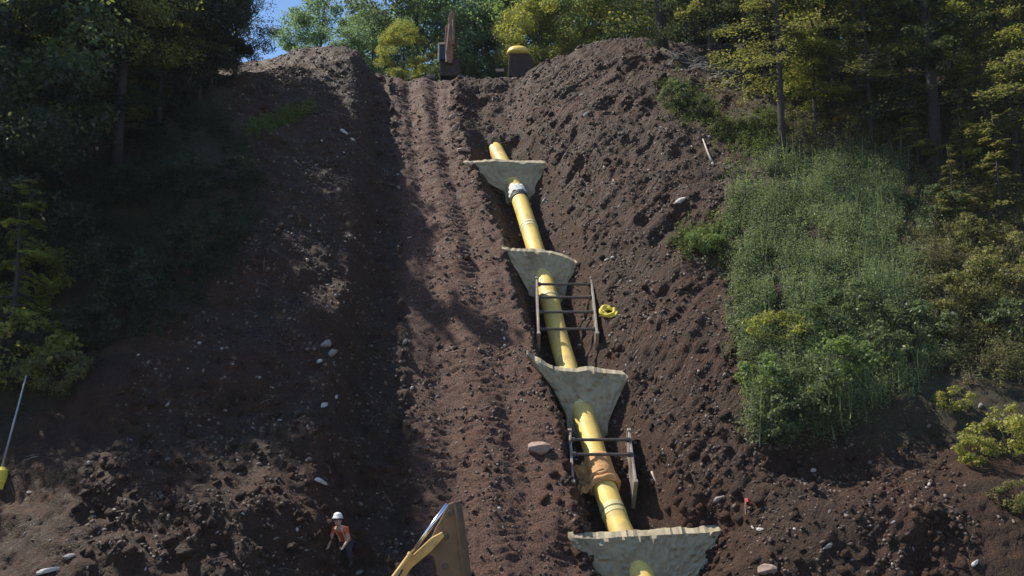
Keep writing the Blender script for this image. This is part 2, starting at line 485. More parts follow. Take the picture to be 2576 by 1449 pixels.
# forest floor begins beyond two lines on the slope
fl_s, fl_x = curve([(560, 190), (560, 330), (640, 500), (600, 650), (480, 800), (330, 950), (120, 1150), (-200, 1449)])
fr_s, fr_x = curve([(1700, 120), (1780, 260), (1850, 420), (1850, 800), (1890, 1120), (2250, 1050), (2420, 950), (2700, 1000), (3300, 1449)])
xx, ss = GX.ravel(), GS.ravel()
wv = fbm(xx * .6, ss * .6, 81, 3) * .8
lit = np.maximum(smooth(-.4, .6, np.interp(ss, fl_s, fl_x) - xx + wv), smooth(-.4, .6, xx - np.interp(ss, fr_s, fr_x) + wv))
lit = np.maximum(lit * (1 - smooth(CREST_S + 1, CREST_S + 2, ss)), smooth(CREST_S + 3, CREST_S + 6, ss))
lit = np.maximum(lit, 1 - smooth(-12, -8, ss))
_c = np.interp(ss, pc_s, pc_x); _a = R(50)
su = (xx - _c) * math.cos(_a) + ss * math.sin(_a) + perlin(xx * .4, ss * .4, 47) * .5
sv = -(xx - _c) * math.sin(_a) + ss * math.cos(_a) + perlin(xx * .5, ss * .5, 48) * .35
for nm, arr in (('track', trk), ('litter', lit), ('su', su), ('sv', sv), ('bank', bnk * (1 - trk) * (1 - smooth(4.5, 7.5, xx - _c)) * smooth(-2, 2, ss))):
    at = gme.attributes.new(nm, 'FLOAT', 'POINT'); at.data.foreach_set('value', arr.astype(np.float32))
ground = obj('ground', gme, M['soil'])
tag(ground, 'steep dark brown earth hillside cut open for the pipe trench', 'hillside', kind='structure')
BVH = BVHTree.FromPolygons([tuple(p) for p in PT.tolist()], F.tolist())

def at(X, Y):
    """pixel -> point and normal of the ground"""
    d = ray(X, Y).normalized()
    p, n, _, dist = BVH.ray_cast(CAM, d)
    return (p, n) if p is not None else (plane_hit(X, Y), NS.copy())

def drop(x, y):
    p, n, _, _ = BVH.ray_cast(Vector((x, y, 120)), Vector((0, 0, -1)))
    return p

# ------------------------------------------------------------------ pipeline
path = [plane_hit(X, Y, PIPE_H) for X, Y in PIPE_PX]
first = path[0] + (path[0] - path[1]).normalized() * 1.2 - NS * .7
path = [first] + path
def catmull(pts, n=8):
    out = []
    for i in range(len(pts) - 1):
        p0 = pts[max(i - 1, 0)]; p1 = pts[i]; p2 = pts[i + 1]; p3 = pts[min(i + 2, len(pts) - 1)]
        for k in range(n):
            t = k / n
            out.append(.5 * ((2 * p1) + (p2 - p0) * t + (2 * p0 - 5 * p1 + 4 * p2 - p3) * t * t + (3 * p1 - p0 - 3 * p2 + p3) * t ** 3))
    out.append(pts[-1]); return out
# smooth the measured line a little so that the pipe stays nearly straight
sm = [path[0]] + [(path[i - 1] + path[i] * 2 + path[i + 1]) / 4 for i in range(1, len(path) - 1)] + [path[-1]]
fine = catmull(sm, 8)
PR = 0.315
def pipe_y_index(Y):
    best = min(range(len(fine)), key=lambda i: abs(project(fine[i])[1] - Y)); return best
def project(p):
    d = Vector(p) - CAM
    zc = d.y * math.cos(PITCH) + d.z * math.sin(PITCH); yc = -d.y * math.sin(PITCH) + d.z * math.cos(PITCH)
    return W2 / 2 + d.x / zc * FOC, H2 / 2 - yc / zc * FOC
pl = empty('pipeline', fine[len(fine) // 2])
tag(pl, 'long yellow coated steel pipe running down the open trench', 'pipeline')
pl_inv = Matrix.Translation(-pl.location)
cuts = [0, pipe_y_index(497), pipe_y_index(572), pipe_y_index(760), pipe_y_index(1020), pipe_y_index(1290), len(fine) - 1]
for a, b in zip(cuts[:-1], cuts[1:]):
    mb = MB(); mb.tube([pl_inv @ p for p in fine[a:b + 1]], PR, 28)
    o = mb.build('pipe_section', M['pipe'], pl, smooth=True)
def band(i, half, rad, mat, name, parent, n=28, base=pl_inv):
    d = (fine[i + 1] - fine[i - 1]).normalized(); c = fine[i]
    mb = MB()
    mb.tube([base @ (c - d * half), base @ (c - d * half * .98), base @ (c + d * half * .98), base @ (c + d * half)], [PR, rad, rad, PR], n)
    return mb.build(name, mat, parent, smooth=False)
for Y in (572, 1290, 760, 1020):
    i = pipe_y_index(Y)
    band(i, .16, PR + .012, M['joint'], 'joint_sleeve', pl)
    band(i, .018, PR + .02, M['seam'], 'weld_seam', pl)
# white cloth wrapped round the pipe with a black strap under it
wrapi = pipe_y_index(488)
cw = empty('cloth_wrap', fine[wrapi]); ci = Matrix.Translation(-cw.location)
tag(cw, 'white cloth wrapped round the yellow pipe below the uppermost barrier', 'cloth')
d = (fine[wrapi + 1] - fine[wrapi - 1]).normalized()
vs, fs = [], []; nA, nL = 26, 7
for j in range(nL):
    for k in range(nA + 1):
        t = R(-75) + R(215) * k / nA
        side = d.cross(NS).normalized()
        rr = PR + .03 + .018 * math.sin(k * 1.7 + j * .9) + .012 * math.sin(k * .6)
        L = (j / (nL - 1) - .5) * .46 + .05 * math.sin(k * .8) * (j / (nL - 1))
        c = fine[wrapi] + d * L
        vs.append(ci @ (c + (NS * math.cos(t) + side * math.sin(t)) * rr))
for j in range(nL - 1):
    for k in range(nA):
        fs.append((j * (nA + 1) + k, j * (nA + 1) + k + 1, (j + 1) * (nA + 1) + k + 1, (j + 1) * (nA + 1) + k))
o = obj('cloth_sheet', mesh_np('cloth_sheet', vs, fs, True), M['cloth'], cw)
sd = o.modifiers.new('solid', 'SOLIDIFY'); sd.thickness = .015
band(pipe_y_index(503), .10, PR + .03, M['black'], 'strap', cw, base=ci)

# ------------------------------------------------------------------ foam barriers across the trench
def breaker(exitY, top, left, right, thick, label):
    """top: pixel polyline of the upper rim; left / right: pixel polylines downwards; all on the barrier's own front plane"""
    E = fine[pipe_y_index(exitY)]
    fn = Vector((0, -1, -.03)).normalized()
    def on(X, Y):
        dd = ray(X, Y); t = (E - CAM).dot(fn) / dd.dot(fn); return CAM + dd * t
    back = Vector((0, thick, -.12 * thick))
    nu, nv = 72, 26
    topx = [p[0] for p in top]; topy = [p[1] for p in top]
    lx, ly = [p[0] for p in left], [p[1] for p in left]; rx, ry = [p[0] for p in right], [p[1] for p in right]
    grid = np.zeros((nv + 1, nu + 1, 3))
    botY = max(ly[-1], ry[-1])
    for j in range(nv + 1):
        v = max(0, j - 1) / (nv - 1)
        for i in range(nu + 1):
            u = i / nu
            L = np.interp(v, np.linspace(0, 1, len(lx)), lx); Rr = np.interp(v, np.linspace(0, 1, len(rx)), rx)
            Xt = topx[0] + (topx[-1] - topx[0]) * u
            Yt = np.interp(Xt, topx, topy)
            X = L + (Rr - L) * u
            Y = Yt + (botY - Yt) * v
            if j == 0: Y -= 1
            p = on(X, Y)
            w = perlin(np.array([X * .035]), np.array([Y * .035]), 5)[0] * .05 + perlin(np.array([X * .1]), np.array([Y * .1]), 6)[0] * .05 + abs(perlin(np.array([X * .06]), np.array([Y * .06]), 7)[0]) * .07
            if j == 0: w += perlin(np.array([X * .05]), np.array([.5]), 8)[0] * .05
            q = p + fn * w
            if j == 0:
                q = q - fn * .20 + Vector((0, 0, .12 + .035 * perlin(np.array([X * .023]), np.array([.5]), 9)[0] + .02 * perlin(np.array([X * .11]), np.array([.5]), 10)[0]))
            grid[j, i] = q
    V = grid.reshape(-1, 3); n1 = len(V)
    Vb = V + np.array(back)
    w = perlin(V[:, 0] * 3, V[:, 2] * 3, 15) * .05
    Vb[:, 1] += w
    allv = np.concatenate([V, Vb]); fs = []
    I = np.arange(n1).reshape(nv + 1, nu + 1)
    for j in range(nv):
        for i in range(nu):
            a, b, c, d_ = I[j, i], I[j, i + 1], I[j + 1, i + 1], I[j + 1, i]
            fs.append((a, d_, c, b)); fs.append((a + n1, b + n1, c + n1, d_ + n1))
    for i in range(nu):
        fs.append((I[0, i], I[0, i + 1], I[0, i + 1] + n1, I[0, i] + n1)); fs.append((I[nv, i], I[nv, i] + n1, I[nv, i + 1] + n1, I[nv, i + 1]))
    for j in range(nv):
        fs.append((I[j, 0], I[j, 0] + n1, I[j + 1, 0] + n1, I[j + 1, 0])); fs.append((I[j, nu], I[j + 1, nu], I[j + 1, nu] + n1, I[j, nu] + n1))
    o = obj('foam_barrier', mesh_np('foam_barrier', allv, [tuple(int(q) for q in f) for f in fs], True), M['foam'])
    tag(o, label, 'barrier', 'foam barriers across the pipe trench')
    m = o.modifiers.new('edge', 'EDGE_SPLIT'); m.split_angle = R(28)
    return o
breaker(472, [(1165, 408), (1190, 409), (1250, 406), (1320, 409), (1388, 412), (1410, 414)], [(1165, 408), (1200, 430), (1270, 470), (1275, 520)], [(1410, 414), (1375, 440), (1355, 480), (1350, 520)], .45,
        'uppermost pale foam barrier just below the buried pipe end')
breaker(712, [(1262, 626), (1280, 630), (1330, 633), (1385, 636), (1420, 646), (1445, 658), (1460, 664)], [(1262, 626), (1300, 680), (1330, 735), (1335, 790)], [(1460, 660), (1430, 690), (1420, 740), (1410, 790)], .45,
        'small grey green foam barrier just above the shoring with the yellow strap')
breaker(1048, [(1325, 890), (1345, 906), (1395, 931), (1450, 936), (1480, 931), (1510, 938), (1560, 941), (1585, 944)], [(1325, 890), (1385, 980), (1425, 1060), (1430, 1120)], [(1585, 944), (1555, 985), (1530, 1060), (1525, 1120)], .5,
        'foam barrier with a wavy rim between the two shoring frames')
breaker(1455, [(1430, 1352), (1445, 1353), (1500, 1356), (1560, 1350), (1620, 1348), (1700, 1343), (1780, 1340), (1830, 1330), (1850, 1328)], [(1430, 1352), (1475, 1400), (1510, 1460), (1530, 1560)], [(1850, 1328), (1790, 1390), (1730, 1450), (1700, 1560)], .8,
        'widest foam barrier lowest in the trench at the photo bottom')

# ------------------------------------------------------------------ shoring frames
def shoring(Y0, Y1, XL, XR, bars, label, hgt=1.3):
    a = fine[pipe_y_index(Y0)]; b = fine[pipe_y_index(Y1)]
    c = (a + b) / 2; d = DS.copy(); side = d.cross(NS).normalized()
    if side.x < 0: side = -side
    n = side.cross(d).normalized()
    if n.dot(NS) < 0: n = -n
    rt = empty('trench_shoring', c)
    tag(rt, label, 'trench shoring', 'steel shoring frames in the trench')
    Mx = Matrix((side, d, n)).transposed()
    L = (a - b).length
    mid = project(c); ppm = FOC / (c - CAM).length
    ol = (XL - mid[0]) / ppm; orr = (XR - mid[0]) / ppm
    for off in (ol, orr):
        mb = MB(); mb.box(side * off + n * .12, .07, L, hgt, Mx)
        for e in (-1, 1):
            mb.box(side * off + d * e * L * .5 + n * .12, .11, .09, hgt + .06, Mx)
        mb.build('side_panel', M['steel'], rt, bevel=.012)
    for t, hh in bars:
        q = d * (t - .5) * L + n * hh
        mb = MB(); mb.tube([q + side * ol, q + side * (ol + .12), q + side * (ol + .121), q + side * (orr - .121), q + side * (orr - .12), q + side * orr], [.075, .075, .045, .045, .075, .075], 10)
        mb.build('spreader_bar', M['bar'], rt)
    return rt
shoring(742, 885, 1352, 1492, [(.93, .66), (.70, .62), (.44, .60), (.16, .56)], 'upper shoring frame with four cross bars next to the yellow strap')
shoring(1118, 1255, 1437, 1585, [(.80, .62), (.52, .60)], 'lower shoring frame with two cross bars around the rust brown wrap', 1.0)

# rust brown wrap
wi = pipe_y_index(1190)
rw = empty('pipe_wrap', fine[wi]); ri = Matrix.Translation(-rw.location)
tag(rw, 'crumpled rust brown protective sheet draped over the yellow pipe', 'protective sheet')
d = (fine[wi + 1] - fine[wi - 1]).normalized(); side = d.cross(NS).normalized()
if side.x < 0: side = -side
vs, fs = [], []; nA, nL = 44, 16
for j in range(nL):
    q = j / (nL - 1)
    for k in range(nA + 1):
        w = k / nA
        L = (q - .5) * 1.05
        if w < .72:
            t = R(115) - R(200) * (w / .72)
            rr = PR + .035 + .03 * abs(math.sin(k * .9 + j * .7)) + .03 * q * abs(math.sin(j * 2.1))
            v = fine[wi] + d * L + (NS * math.cos(t) + side * math.sin(t)) * rr
        else:
            e = (w - .72) / .28
            t = R(-85)
            jag = .35 + .65 * abs(math.sin(q * 7.5))
            v = fine[wi] + d * (L + .15 * e * math.sin(j * 1.3)) + (NS * math.cos(t) + side * math.sin(t)) * (PR + .05) - side * e * .52 * jag + NS * (.05 - .30 * e * (1 - .7 * math.sin(q * 9)) + .06 * math.sin(k * 1.3 + j))
        vs.append(ri @ v)
for j in range(nL - 1):
    for k in range(nA):
        fs.append((j * (nA + 1) + k, j * (nA + 1) + k + 1, (j + 1) * (nA + 1) + k + 1, (j + 1) * (nA + 1) + k))
o = obj('draped_sheet', mesh_np('draped_sheet', vs, fs, True), M['wrap'], rw)
m = o.modifiers.new('solid', 'SOLIDIFY'); m.thickness = .02
wl = pipe_y_index(1222)
dd = (fine[wl + 1] - fine[wl - 1]).normalized()
for off, rad in ((0, .07), (-.16, .055)):
    mb = MB(); sd2 = dd.cross(NS).normalized(); ring = []
    for k in range(25):
        t = R(-130) + R(260) * k / 24
        ring.append(ri @ (fine[wl] + dd * (off + .03 * math.sin(k * 1.1)) + (NS * math.cos(t) + sd2 * math.sin(t)) * (PR + .07)))
    mb.tube(ring, rad, 8); mb.build('rolled_edge', M['wrap'], rw, smooth=True)

# yellow strap coil on the right bank
p, n = at(1530, 790)
mb = MB(); side = Vector((1, 0, 0))
upb = n.cross(side).normalized(); side = upb.cross(n).normalized()
pts = []
for k in range(64):
    t = k / 63 * 2 * math.pi * 2.6; r_ = .19 + .05 * math.sin(k * .37)
    pts.append(p + n * (.08 + .05 * k / 63 + .02 * math.sin(k * .9)) + side * math.cos(t) * r_ * 1.15 + upb * math.sin(t) * r_ * .95)
mb.tube(pts, .055, 7)
tag(mb.build('strap_coil', M['strap'], smooth=True), 'bright yellow coiled lifting strap on the dirt bank by the upper shoring', 'strap')

# ------------------------------------------------------------------ foliage meshes
def leaves_mesh(name, c, nrm, size, aspect=.55):
    n = len(c)
    nrm = nrm / np.linalg.norm(nrm, axis=1, keepdims=True)
    t = rng.normal(size=(n, 3)); t -= (t * nrm).sum(1, keepdims=True) * nrm; t /= np.linalg.norm(t, axis=1, keepdims=True)
    b = np.cross(nrm, t)
    s = size[:, None]
    V = np.stack([c - t * s * .5, c + b * s * aspect * .5 + nrm * s * .08, c + t * s * .5, c - b * s * aspect * .5 + nrm * s * .08], 1).reshape(-1, 3)
    Fq = np.arange(n * 4).reshape(n, 4)
    return mesh_np(name, V, Fq)

def deciduous_leaves(h, r, z0, clumps, per, lsize, seed):
    g = np.random.default_rng(seed); cs = []; ns = []
    for _ in range(clumps):
        u = g.random(); v = g.normal(size=3); v /= np.linalg.norm(v)
        rad = .35 + .65 * u ** .4
        q = np.array([v[0] * r * rad, v[1] * r * rad, z0 + (h - z0) * (.5 + .5 * v[2] * rad)])
        zz = (q[2] - z0) / (h - z0)
        q[:2] *= .55 + .75 * math.sin(math.pi * min(max(zz * .9 + .08, 0), 1))
        cr = r * (.16 + .16 * g.random())
        m = int(per * (.5 + g.random()))
        d = g.normal(size=(m, 3)); d /= np.linalg.norm(d, axis=1, keepdims=True)
        rr = cr * (.45 + .65 * g.random((m, 1)))
        p = q + d * rr * np.array([1.15, 1.15, .75])
        cs.append(p); ns.append(d * .6 + g.normal(size=(m, 3)) * .55 + np.array([0, 0, .5]))
    c = np.concatenate(cs); nn = np.concatenate(ns)
    return c, nn, lsize * (.6 + .8 * g.random(len(c)))

def spray_leaves(h, r, z0, step, per, lsize, seed):
    """flat drooping boughs, like a hemlock or a young beech"""
    g = np.random.default_rng(seed); cs = []; ns = []; limbs = []
    z = z0
    while z < h * .99:
        f = (z - z0) / (h - z0)
        L = r * (1 - f) ** .75 * (.45 + .65 * g.random()) + .15
        a = g.random() * 2 * math.pi
        up = (.10 - .35 * g.random()) * L
        m = int(per * L / r * (.6 + .8 * g.random()))
        t = g.random(m) ** .7 * .85 + .15
        wd = .30 * L * np.sin(np.clip(t, 0, 1) * math.pi * .9 + .15)
        lat = g.normal(size=m) * .5 * wd
        x = t * L; zz = up * t - .10 * L * t * t + g.normal(size=m) * .035 * L - .10 * np.abs(lat)
        ca, sa = math.cos(a), math.sin(a)
        cs.append(np.stack([x * ca - lat * sa, x * sa + lat * ca, z + zz], -1))
        ns.append(g.normal(size=(m, 3)) * .35 + np.array([0, 0, 1.0]))
        limbs.append(((0, 0, z - .05), (L * .8 * ca, L * .8 * sa, z + up * .8 - .07 * L)))
        z += step * (.5 + g.random())
    c = np.concatenate(cs); nn = np.concatenate(ns)
    return c, nn, lsize * (.6 + .8 * g.random(len(c))), limbs

def trunk_mesh(name, h, r0, seed, limbs=(), lean=0.0, forks=0):
    g = random.Random(seed); mb = MB(); pts = []; rad = []
    n = 10
    for i in range(n + 1):
        f = i / n
        pts.append((lean * h * f + .06 * h * .3 * math.sin(f * 5 + seed) * f, .05 * h * .3 * math.sin(f * 4 + seed * 2) * f, f * h - .3 * (i == 0)))
        rad.append(r0 * (1.25 if i == 0 else 1) * (1 - f) ** .8 + .015)
    mb.tube(pts, rad, 9)
    for a, b in limbs:
        m = [(a[k] * .5 + b[k] * .5) + (.03 if k == 2 else 0) for k in range(3)]
        mb.tube([a, m, b], [.035, .022, .008], 4, cap=False)
    for k in range(forks):
        f = .3 + .55 * k / max(forks, 1); a = g.random() * 6.28
        base = Vector((0, 0, h * f)); L = h * .28 * (1.1 - f) + .4
        tip = base + Vector((math.cos(a) * L, math.sin(a) * L, L * .75))
        mb.tube([base, (base + tip) / 2 + Vector((0, 0, -.1)), tip], [r0 * .45 * (1 - f), r0 * .3 * (1 - f), .012], 5, cap=False)
    return mb.mesh(name, True)

DEC = []; SPR = []; SAP = []
for k in range(4):
    h, r = 10.0, 2.6 + .3 * k
    c, n_, s_ = deciduous_leaves(h, r, 1.2, 72, 300, .16, 100 + k)
    cm = leaves_mesh('crown', c, n_, s_, .62); cm.materials.append(M['leaf'])
    tm = trunk_mesh('trunk', h * .93, .19, k, forks=12); tm.materials.append(M['bark'])
    DEC.append((tm, cm))
for k in range(4):
    h, r = 12.0, 2.3 + .25 * k
    c, n_, s_, lb = spray_leaves(h, r, 1.6 + .5 * k, .12, 330, .115, 200 + k)
    cm = leaves_mesh('crown', c, n_, s_, .5); cm.materials.append(M['leaf'])
    tm = trunk_mesh('trunk', h, .17, k + 10, lb); tm.materials.append(M['bark'])
    SPR.append((tm, cm))
for k in range(3):     # small saplings
    h, r = 3.4, 1.1
    c, n_, s_, lb = spray_leaves(h, r, .5, .09, 150, .10, 300 + k)
    cm = leaves_mesh('crown', c, n_, s_, .55); cm.materials.append(M['leaf'])
    tm = trunk_mesh('trunk', h, .035, k + 20, lb); tm.materials.append(M['bark'])
    SAP.append((tm, cm))

def tree(loc, kind, var, scale, color, label, group, rz=None, thick=1.0):
    root = empty('broadleaf_tree' if kind is DEC else ('hemlock_tree' if kind is SPR else 'sapling'), loc, random.random() * 6.28 if rz is None else rz, scale)
    tm, cm = kind[var % len(kind)]
    t = obj('trunk', tm, None, root); t.scale = (thick, thick, 1)
    c = obj('crown', cm, None, root); c.color = (*color, 1)
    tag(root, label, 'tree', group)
    return root

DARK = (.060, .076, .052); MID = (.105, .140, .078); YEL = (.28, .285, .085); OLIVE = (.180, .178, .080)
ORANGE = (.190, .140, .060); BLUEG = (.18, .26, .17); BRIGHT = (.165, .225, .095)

def ridge(X, back):
    """ground point behind the crest under image column X, 'back' metres beyond it"""
    y = 44.0 + back; x = (X - W2 / 2) / FOC * (y * math.cos(PITCH) + 15 * math.sin(PITCH))
    return drop(x, y)

G_BACK = 'trees behind the crest of the hill'
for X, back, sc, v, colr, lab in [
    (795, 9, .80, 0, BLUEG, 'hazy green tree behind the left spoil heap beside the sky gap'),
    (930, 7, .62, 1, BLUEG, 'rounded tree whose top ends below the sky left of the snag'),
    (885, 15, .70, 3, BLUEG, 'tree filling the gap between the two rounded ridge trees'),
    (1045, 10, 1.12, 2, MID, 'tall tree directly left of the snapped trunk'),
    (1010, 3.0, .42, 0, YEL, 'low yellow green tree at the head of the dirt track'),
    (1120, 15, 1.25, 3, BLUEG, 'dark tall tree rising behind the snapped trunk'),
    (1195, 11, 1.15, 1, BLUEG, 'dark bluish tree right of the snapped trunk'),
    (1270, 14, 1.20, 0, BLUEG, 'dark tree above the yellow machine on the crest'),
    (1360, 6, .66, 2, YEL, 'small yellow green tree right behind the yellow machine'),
    (1345, 15, 1.25, 3, MID, 'tall mid green tree above the small yellow tree'),
    (1440, 8, 1.05, 1, BRIGHT, 'bright leafy tree left of the right spoil heap'),
    (1520, 11, 1.10, 0, YEL, 'yellow tinged tall tree over the right spoil heap'),
    (1600, 8, 1.0, 2, YEL, 'golden green tree just left of the twin dark trunk'),
    (1700, 12, 1.15, 1, MID, 'tall leafy tree behind the twin dark trunk'),
]:
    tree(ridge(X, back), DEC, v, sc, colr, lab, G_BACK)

G_RIGHT = 'hemlock trees of the right forest'
for X, Y, sc, v, colr, th, lab in [
    (1668, 128, 1.0, 0, DARK, 1.7, 'dark thick tree at the left edge of the right forest'),
    (1790, 170, .95, 1, DARK, 1.0, 'thin dark tree above the brush pile'),
    (1880, 215, 1.0, 2, OLIVE, .8, 'slender tree right of the brush pile'),
    (1968, 388, 1.0, 3, OLIVE, .95, 'straight slim trunk standing at the head of the weed patch'),
    (2052, 340, .85, 0, YEL, .7, 'yellow leaved thin tree behind the slim trunk'),
    (2095, 270, 1.0, 1, MID, .8, 'grey thin tree left of the thick dark trunk'),
    (2152, 262, 1.1, 2, DARK, 1.35, 'thick dark tree in the middle of the right forest'),
    (2195, 380, .8, 3, OLIVE, .7, 'thin olive tree on the upper edge of the tall weeds'),
    (2275, 300, 1.0, 0, YEL, .7, 'yellow green tree between the two thick dark trunks'),
    (2357, 425, 1.15, 1, DARK, 1.45, 'thickest bare trunk low in the right forest'),
    (2410, 300, 1.0, 2, OLIVE, .8, 'olive tree just right of the thickest bare trunk'),
    (2480, 380, 1.0, 3, YEL, .9, 'bright yellow green tree near the right photo edge'),
    (2560, 470, 1.0, 0, OLIVE, 1.0, 'olive tree cut by the right photo edge'),
    (2545, 250, 1.0, 1, MID, 1.0, 'green tree high at the right photo edge'),
    (1945, 250, .9, 3, DARK, .8, 'dark tree between the brush pile and the slim trunk'),
    (2230, 205, 1.0, 2, DARK, .8, 'dark tree high behind the thick middle trunk'),
    (2330, 225, 1.0, 1, DARK, .8, 'dark tree high behind the thickest bare trunk'),
    (2010, 215, 1.0, 0, DARK, .8, 'dark tree high behind the yellow leaved thin tree'),
    (2650, 560, 1.0, 2, OLIVE, 1.0, None), (2700, 380, 1.0, 3, MID, 1.0, None), (2760, 800, .9, 0, OLIVE, 1.0, None),
]:
    p, n = at(X, Y)
    if X > 2600: lab = 'olive forest tree standing beyond the right photo edge'
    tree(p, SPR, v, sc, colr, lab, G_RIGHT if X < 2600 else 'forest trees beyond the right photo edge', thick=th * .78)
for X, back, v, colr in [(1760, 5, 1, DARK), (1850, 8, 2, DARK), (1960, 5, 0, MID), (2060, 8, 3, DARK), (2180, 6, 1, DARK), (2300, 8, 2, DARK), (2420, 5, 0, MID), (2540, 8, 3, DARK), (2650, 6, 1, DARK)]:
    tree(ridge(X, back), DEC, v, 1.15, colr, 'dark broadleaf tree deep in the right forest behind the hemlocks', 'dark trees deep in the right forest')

G_SAP = 'saplings under the right forest'
for X, Y, sc, v, colr, lab in [
    (1925, 235, 1.0, 0, YEL, 'yellow star shaped sapling left of the slim trunk'),
    (2040, 255, 1.0, 1, ORANGE, 'golden sapling right of the slim trunk'),
    (2165, 330, .9, 2, ORANGE, 'orange brown sapling below the thick middle trunk'),
    (2260, 215, 1.0, 0, YEL, 'yellow sapling right of the thick middle trunk'),
    (2310, 415, .8, 1, YEL, 'low yellow sapling left of the thickest bare trunk'),
    (2430, 470, 1.0, 2, YEL, 'golden green sapling right of the thickest bare trunk'),
    (2470, 230, 1.0, 1, YEL, 'bright sapling high near the right photo edge'),
    (2520, 560, 1.1, 0, OLIVE, 'olive sapling at the right edge above the brown undergrowth'),
    (2400, 560, .8, 1, OLIVE, 'olive sapling above the grey brown undergrowth'),
]:
    p, n = at(X, Y)
    tree(p, SAP, v, sc, colr, lab, G_SAP)

G_LEFT = 'dark trees of the left forest'  # YEL crowns here put sunlight on the leaves into their colour
for X, Y, sc, v, colr, kind, lab in [
    (530, 225, .5, 0, DARK, DEC, 'dark tree against the left side of the sky gap'),
    (590, 195, .44, 2, DARK, DEC, 'ragged dark tree whose leaves overhang the blue sky gap'),
    (470, 260, .6, 1, DARK, DEC, 'broad dark tree left of the ragged sky gap tree'),
    (400, 310, .6, 0, DARK, SPR, 'dark straight trunk in the middle of the left forest'),
    (345, 300, .78, 3, YEL, DEC, 'tree with sunlit yellow green leaves high in the left forest'),
    (240, 330, .85, 1, MID, SPR, 'slim green tree left of the sunlit tree'),
    (190, 380, .9, 2, YEL, DEC, 'yellow green lit tree near the upper left corner'),
    (90, 420, .95, 0, DARK, DEC, 'dark tree in the upper left corner'),
    (20, 470, .95, 3, DARK, SPR, 'dark tree cut by the upper left photo edge'),
    (150, 420, .8, 1, YEL, SPR, 'airy sunlit hemlock in front of the upper left forest'),
    (225, 400, .75, 3, OLIVE, SPR, 'slim olive hemlock right of the airy sunlit one'),
    (500, 250, .6, 2, OLIVE, SPR, 'thin olive hemlock beside the sky gap trees'),
    (290, 430, 1.12, 0, DARK, SPR, 'tallest dark hemlock on the left whose shadow crosses the track'),
    (-20, 620, 1.1, 1, MID, DEC, 'tall dark broadleaf tree above the yellow green tree at the left edge'),
    (-110, 800, .75, 3, DARK, DEC, 'dark broadleaf tree right behind the yellow green tree at the left edge'),
    (15, 960, 1.7, 1, YEL, SAP, 'leafy yellow green tree filling the lower left photo edge'),
    (440, 225, .6, 2, DARK, SPR, 'dark tree high behind the straight left trunk'),
    (270, 240, .6, 3, DARK, DEC, 'dark tree high behind the slim green tree'),
    (120, 270, .6, 1, DARK, DEC, 'dark tree high behind the yellow green corner tree'),
]:
    p, n = at(X, Y)
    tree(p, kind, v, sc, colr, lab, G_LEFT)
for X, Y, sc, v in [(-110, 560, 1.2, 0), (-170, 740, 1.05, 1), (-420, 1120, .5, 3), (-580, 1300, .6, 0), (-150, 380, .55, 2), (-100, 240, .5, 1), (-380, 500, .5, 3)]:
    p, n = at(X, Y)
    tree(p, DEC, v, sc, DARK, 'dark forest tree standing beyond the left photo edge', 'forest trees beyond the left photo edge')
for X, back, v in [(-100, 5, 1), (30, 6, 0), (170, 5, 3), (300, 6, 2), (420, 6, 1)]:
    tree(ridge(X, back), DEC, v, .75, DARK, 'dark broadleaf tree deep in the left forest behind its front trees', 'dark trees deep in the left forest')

# ------------------------------------------------------------------ shrubs
SHR = []
for k in range(4):
    c, n_, s_ = deciduous_leaves(1.25, .62 + .08 * k, .05, 34, 85, .085, 400 + k)
    cm = leaves_mesh('foliage', c, n_, s_, .6); cm.materials.append(M['leaf'])
    mb = MB(); g = random.Random(k)
    for q in range(7):
        a = g.random() * 6.28; l_ = .4 + .5 * g.random()
        mb.tube([(0, 0, -.1), (math.cos(a) * .12, math.sin(a) * .12, .35), (math.cos(a) * .4, math.sin(a) * .4, l_ + .3)], [.022, .015, .006], 4, cap=False)
    sm_ = mb.mesh('stems'); sm_.materials.append(M['bark'])
    SHR.append((sm_, cm))
def shrub(X, Y, sc, v, colr, lab, grp, sz=1.0):
    p, n = at(X, Y)
    r_ = empty('shrub', p, random.random() * 6.28, sc); r_.scale = (sc, sc, sc * sz)
    a, b = SHR[v % 4]
    obj('stems', a, None, r_); c = obj('foliage', b, None, r_); c.color = (*colr, 1)
    tag(r_, lab, 'shrub', grp); return r_
GS_ = 'shrubs in the weed patch on the right slope'
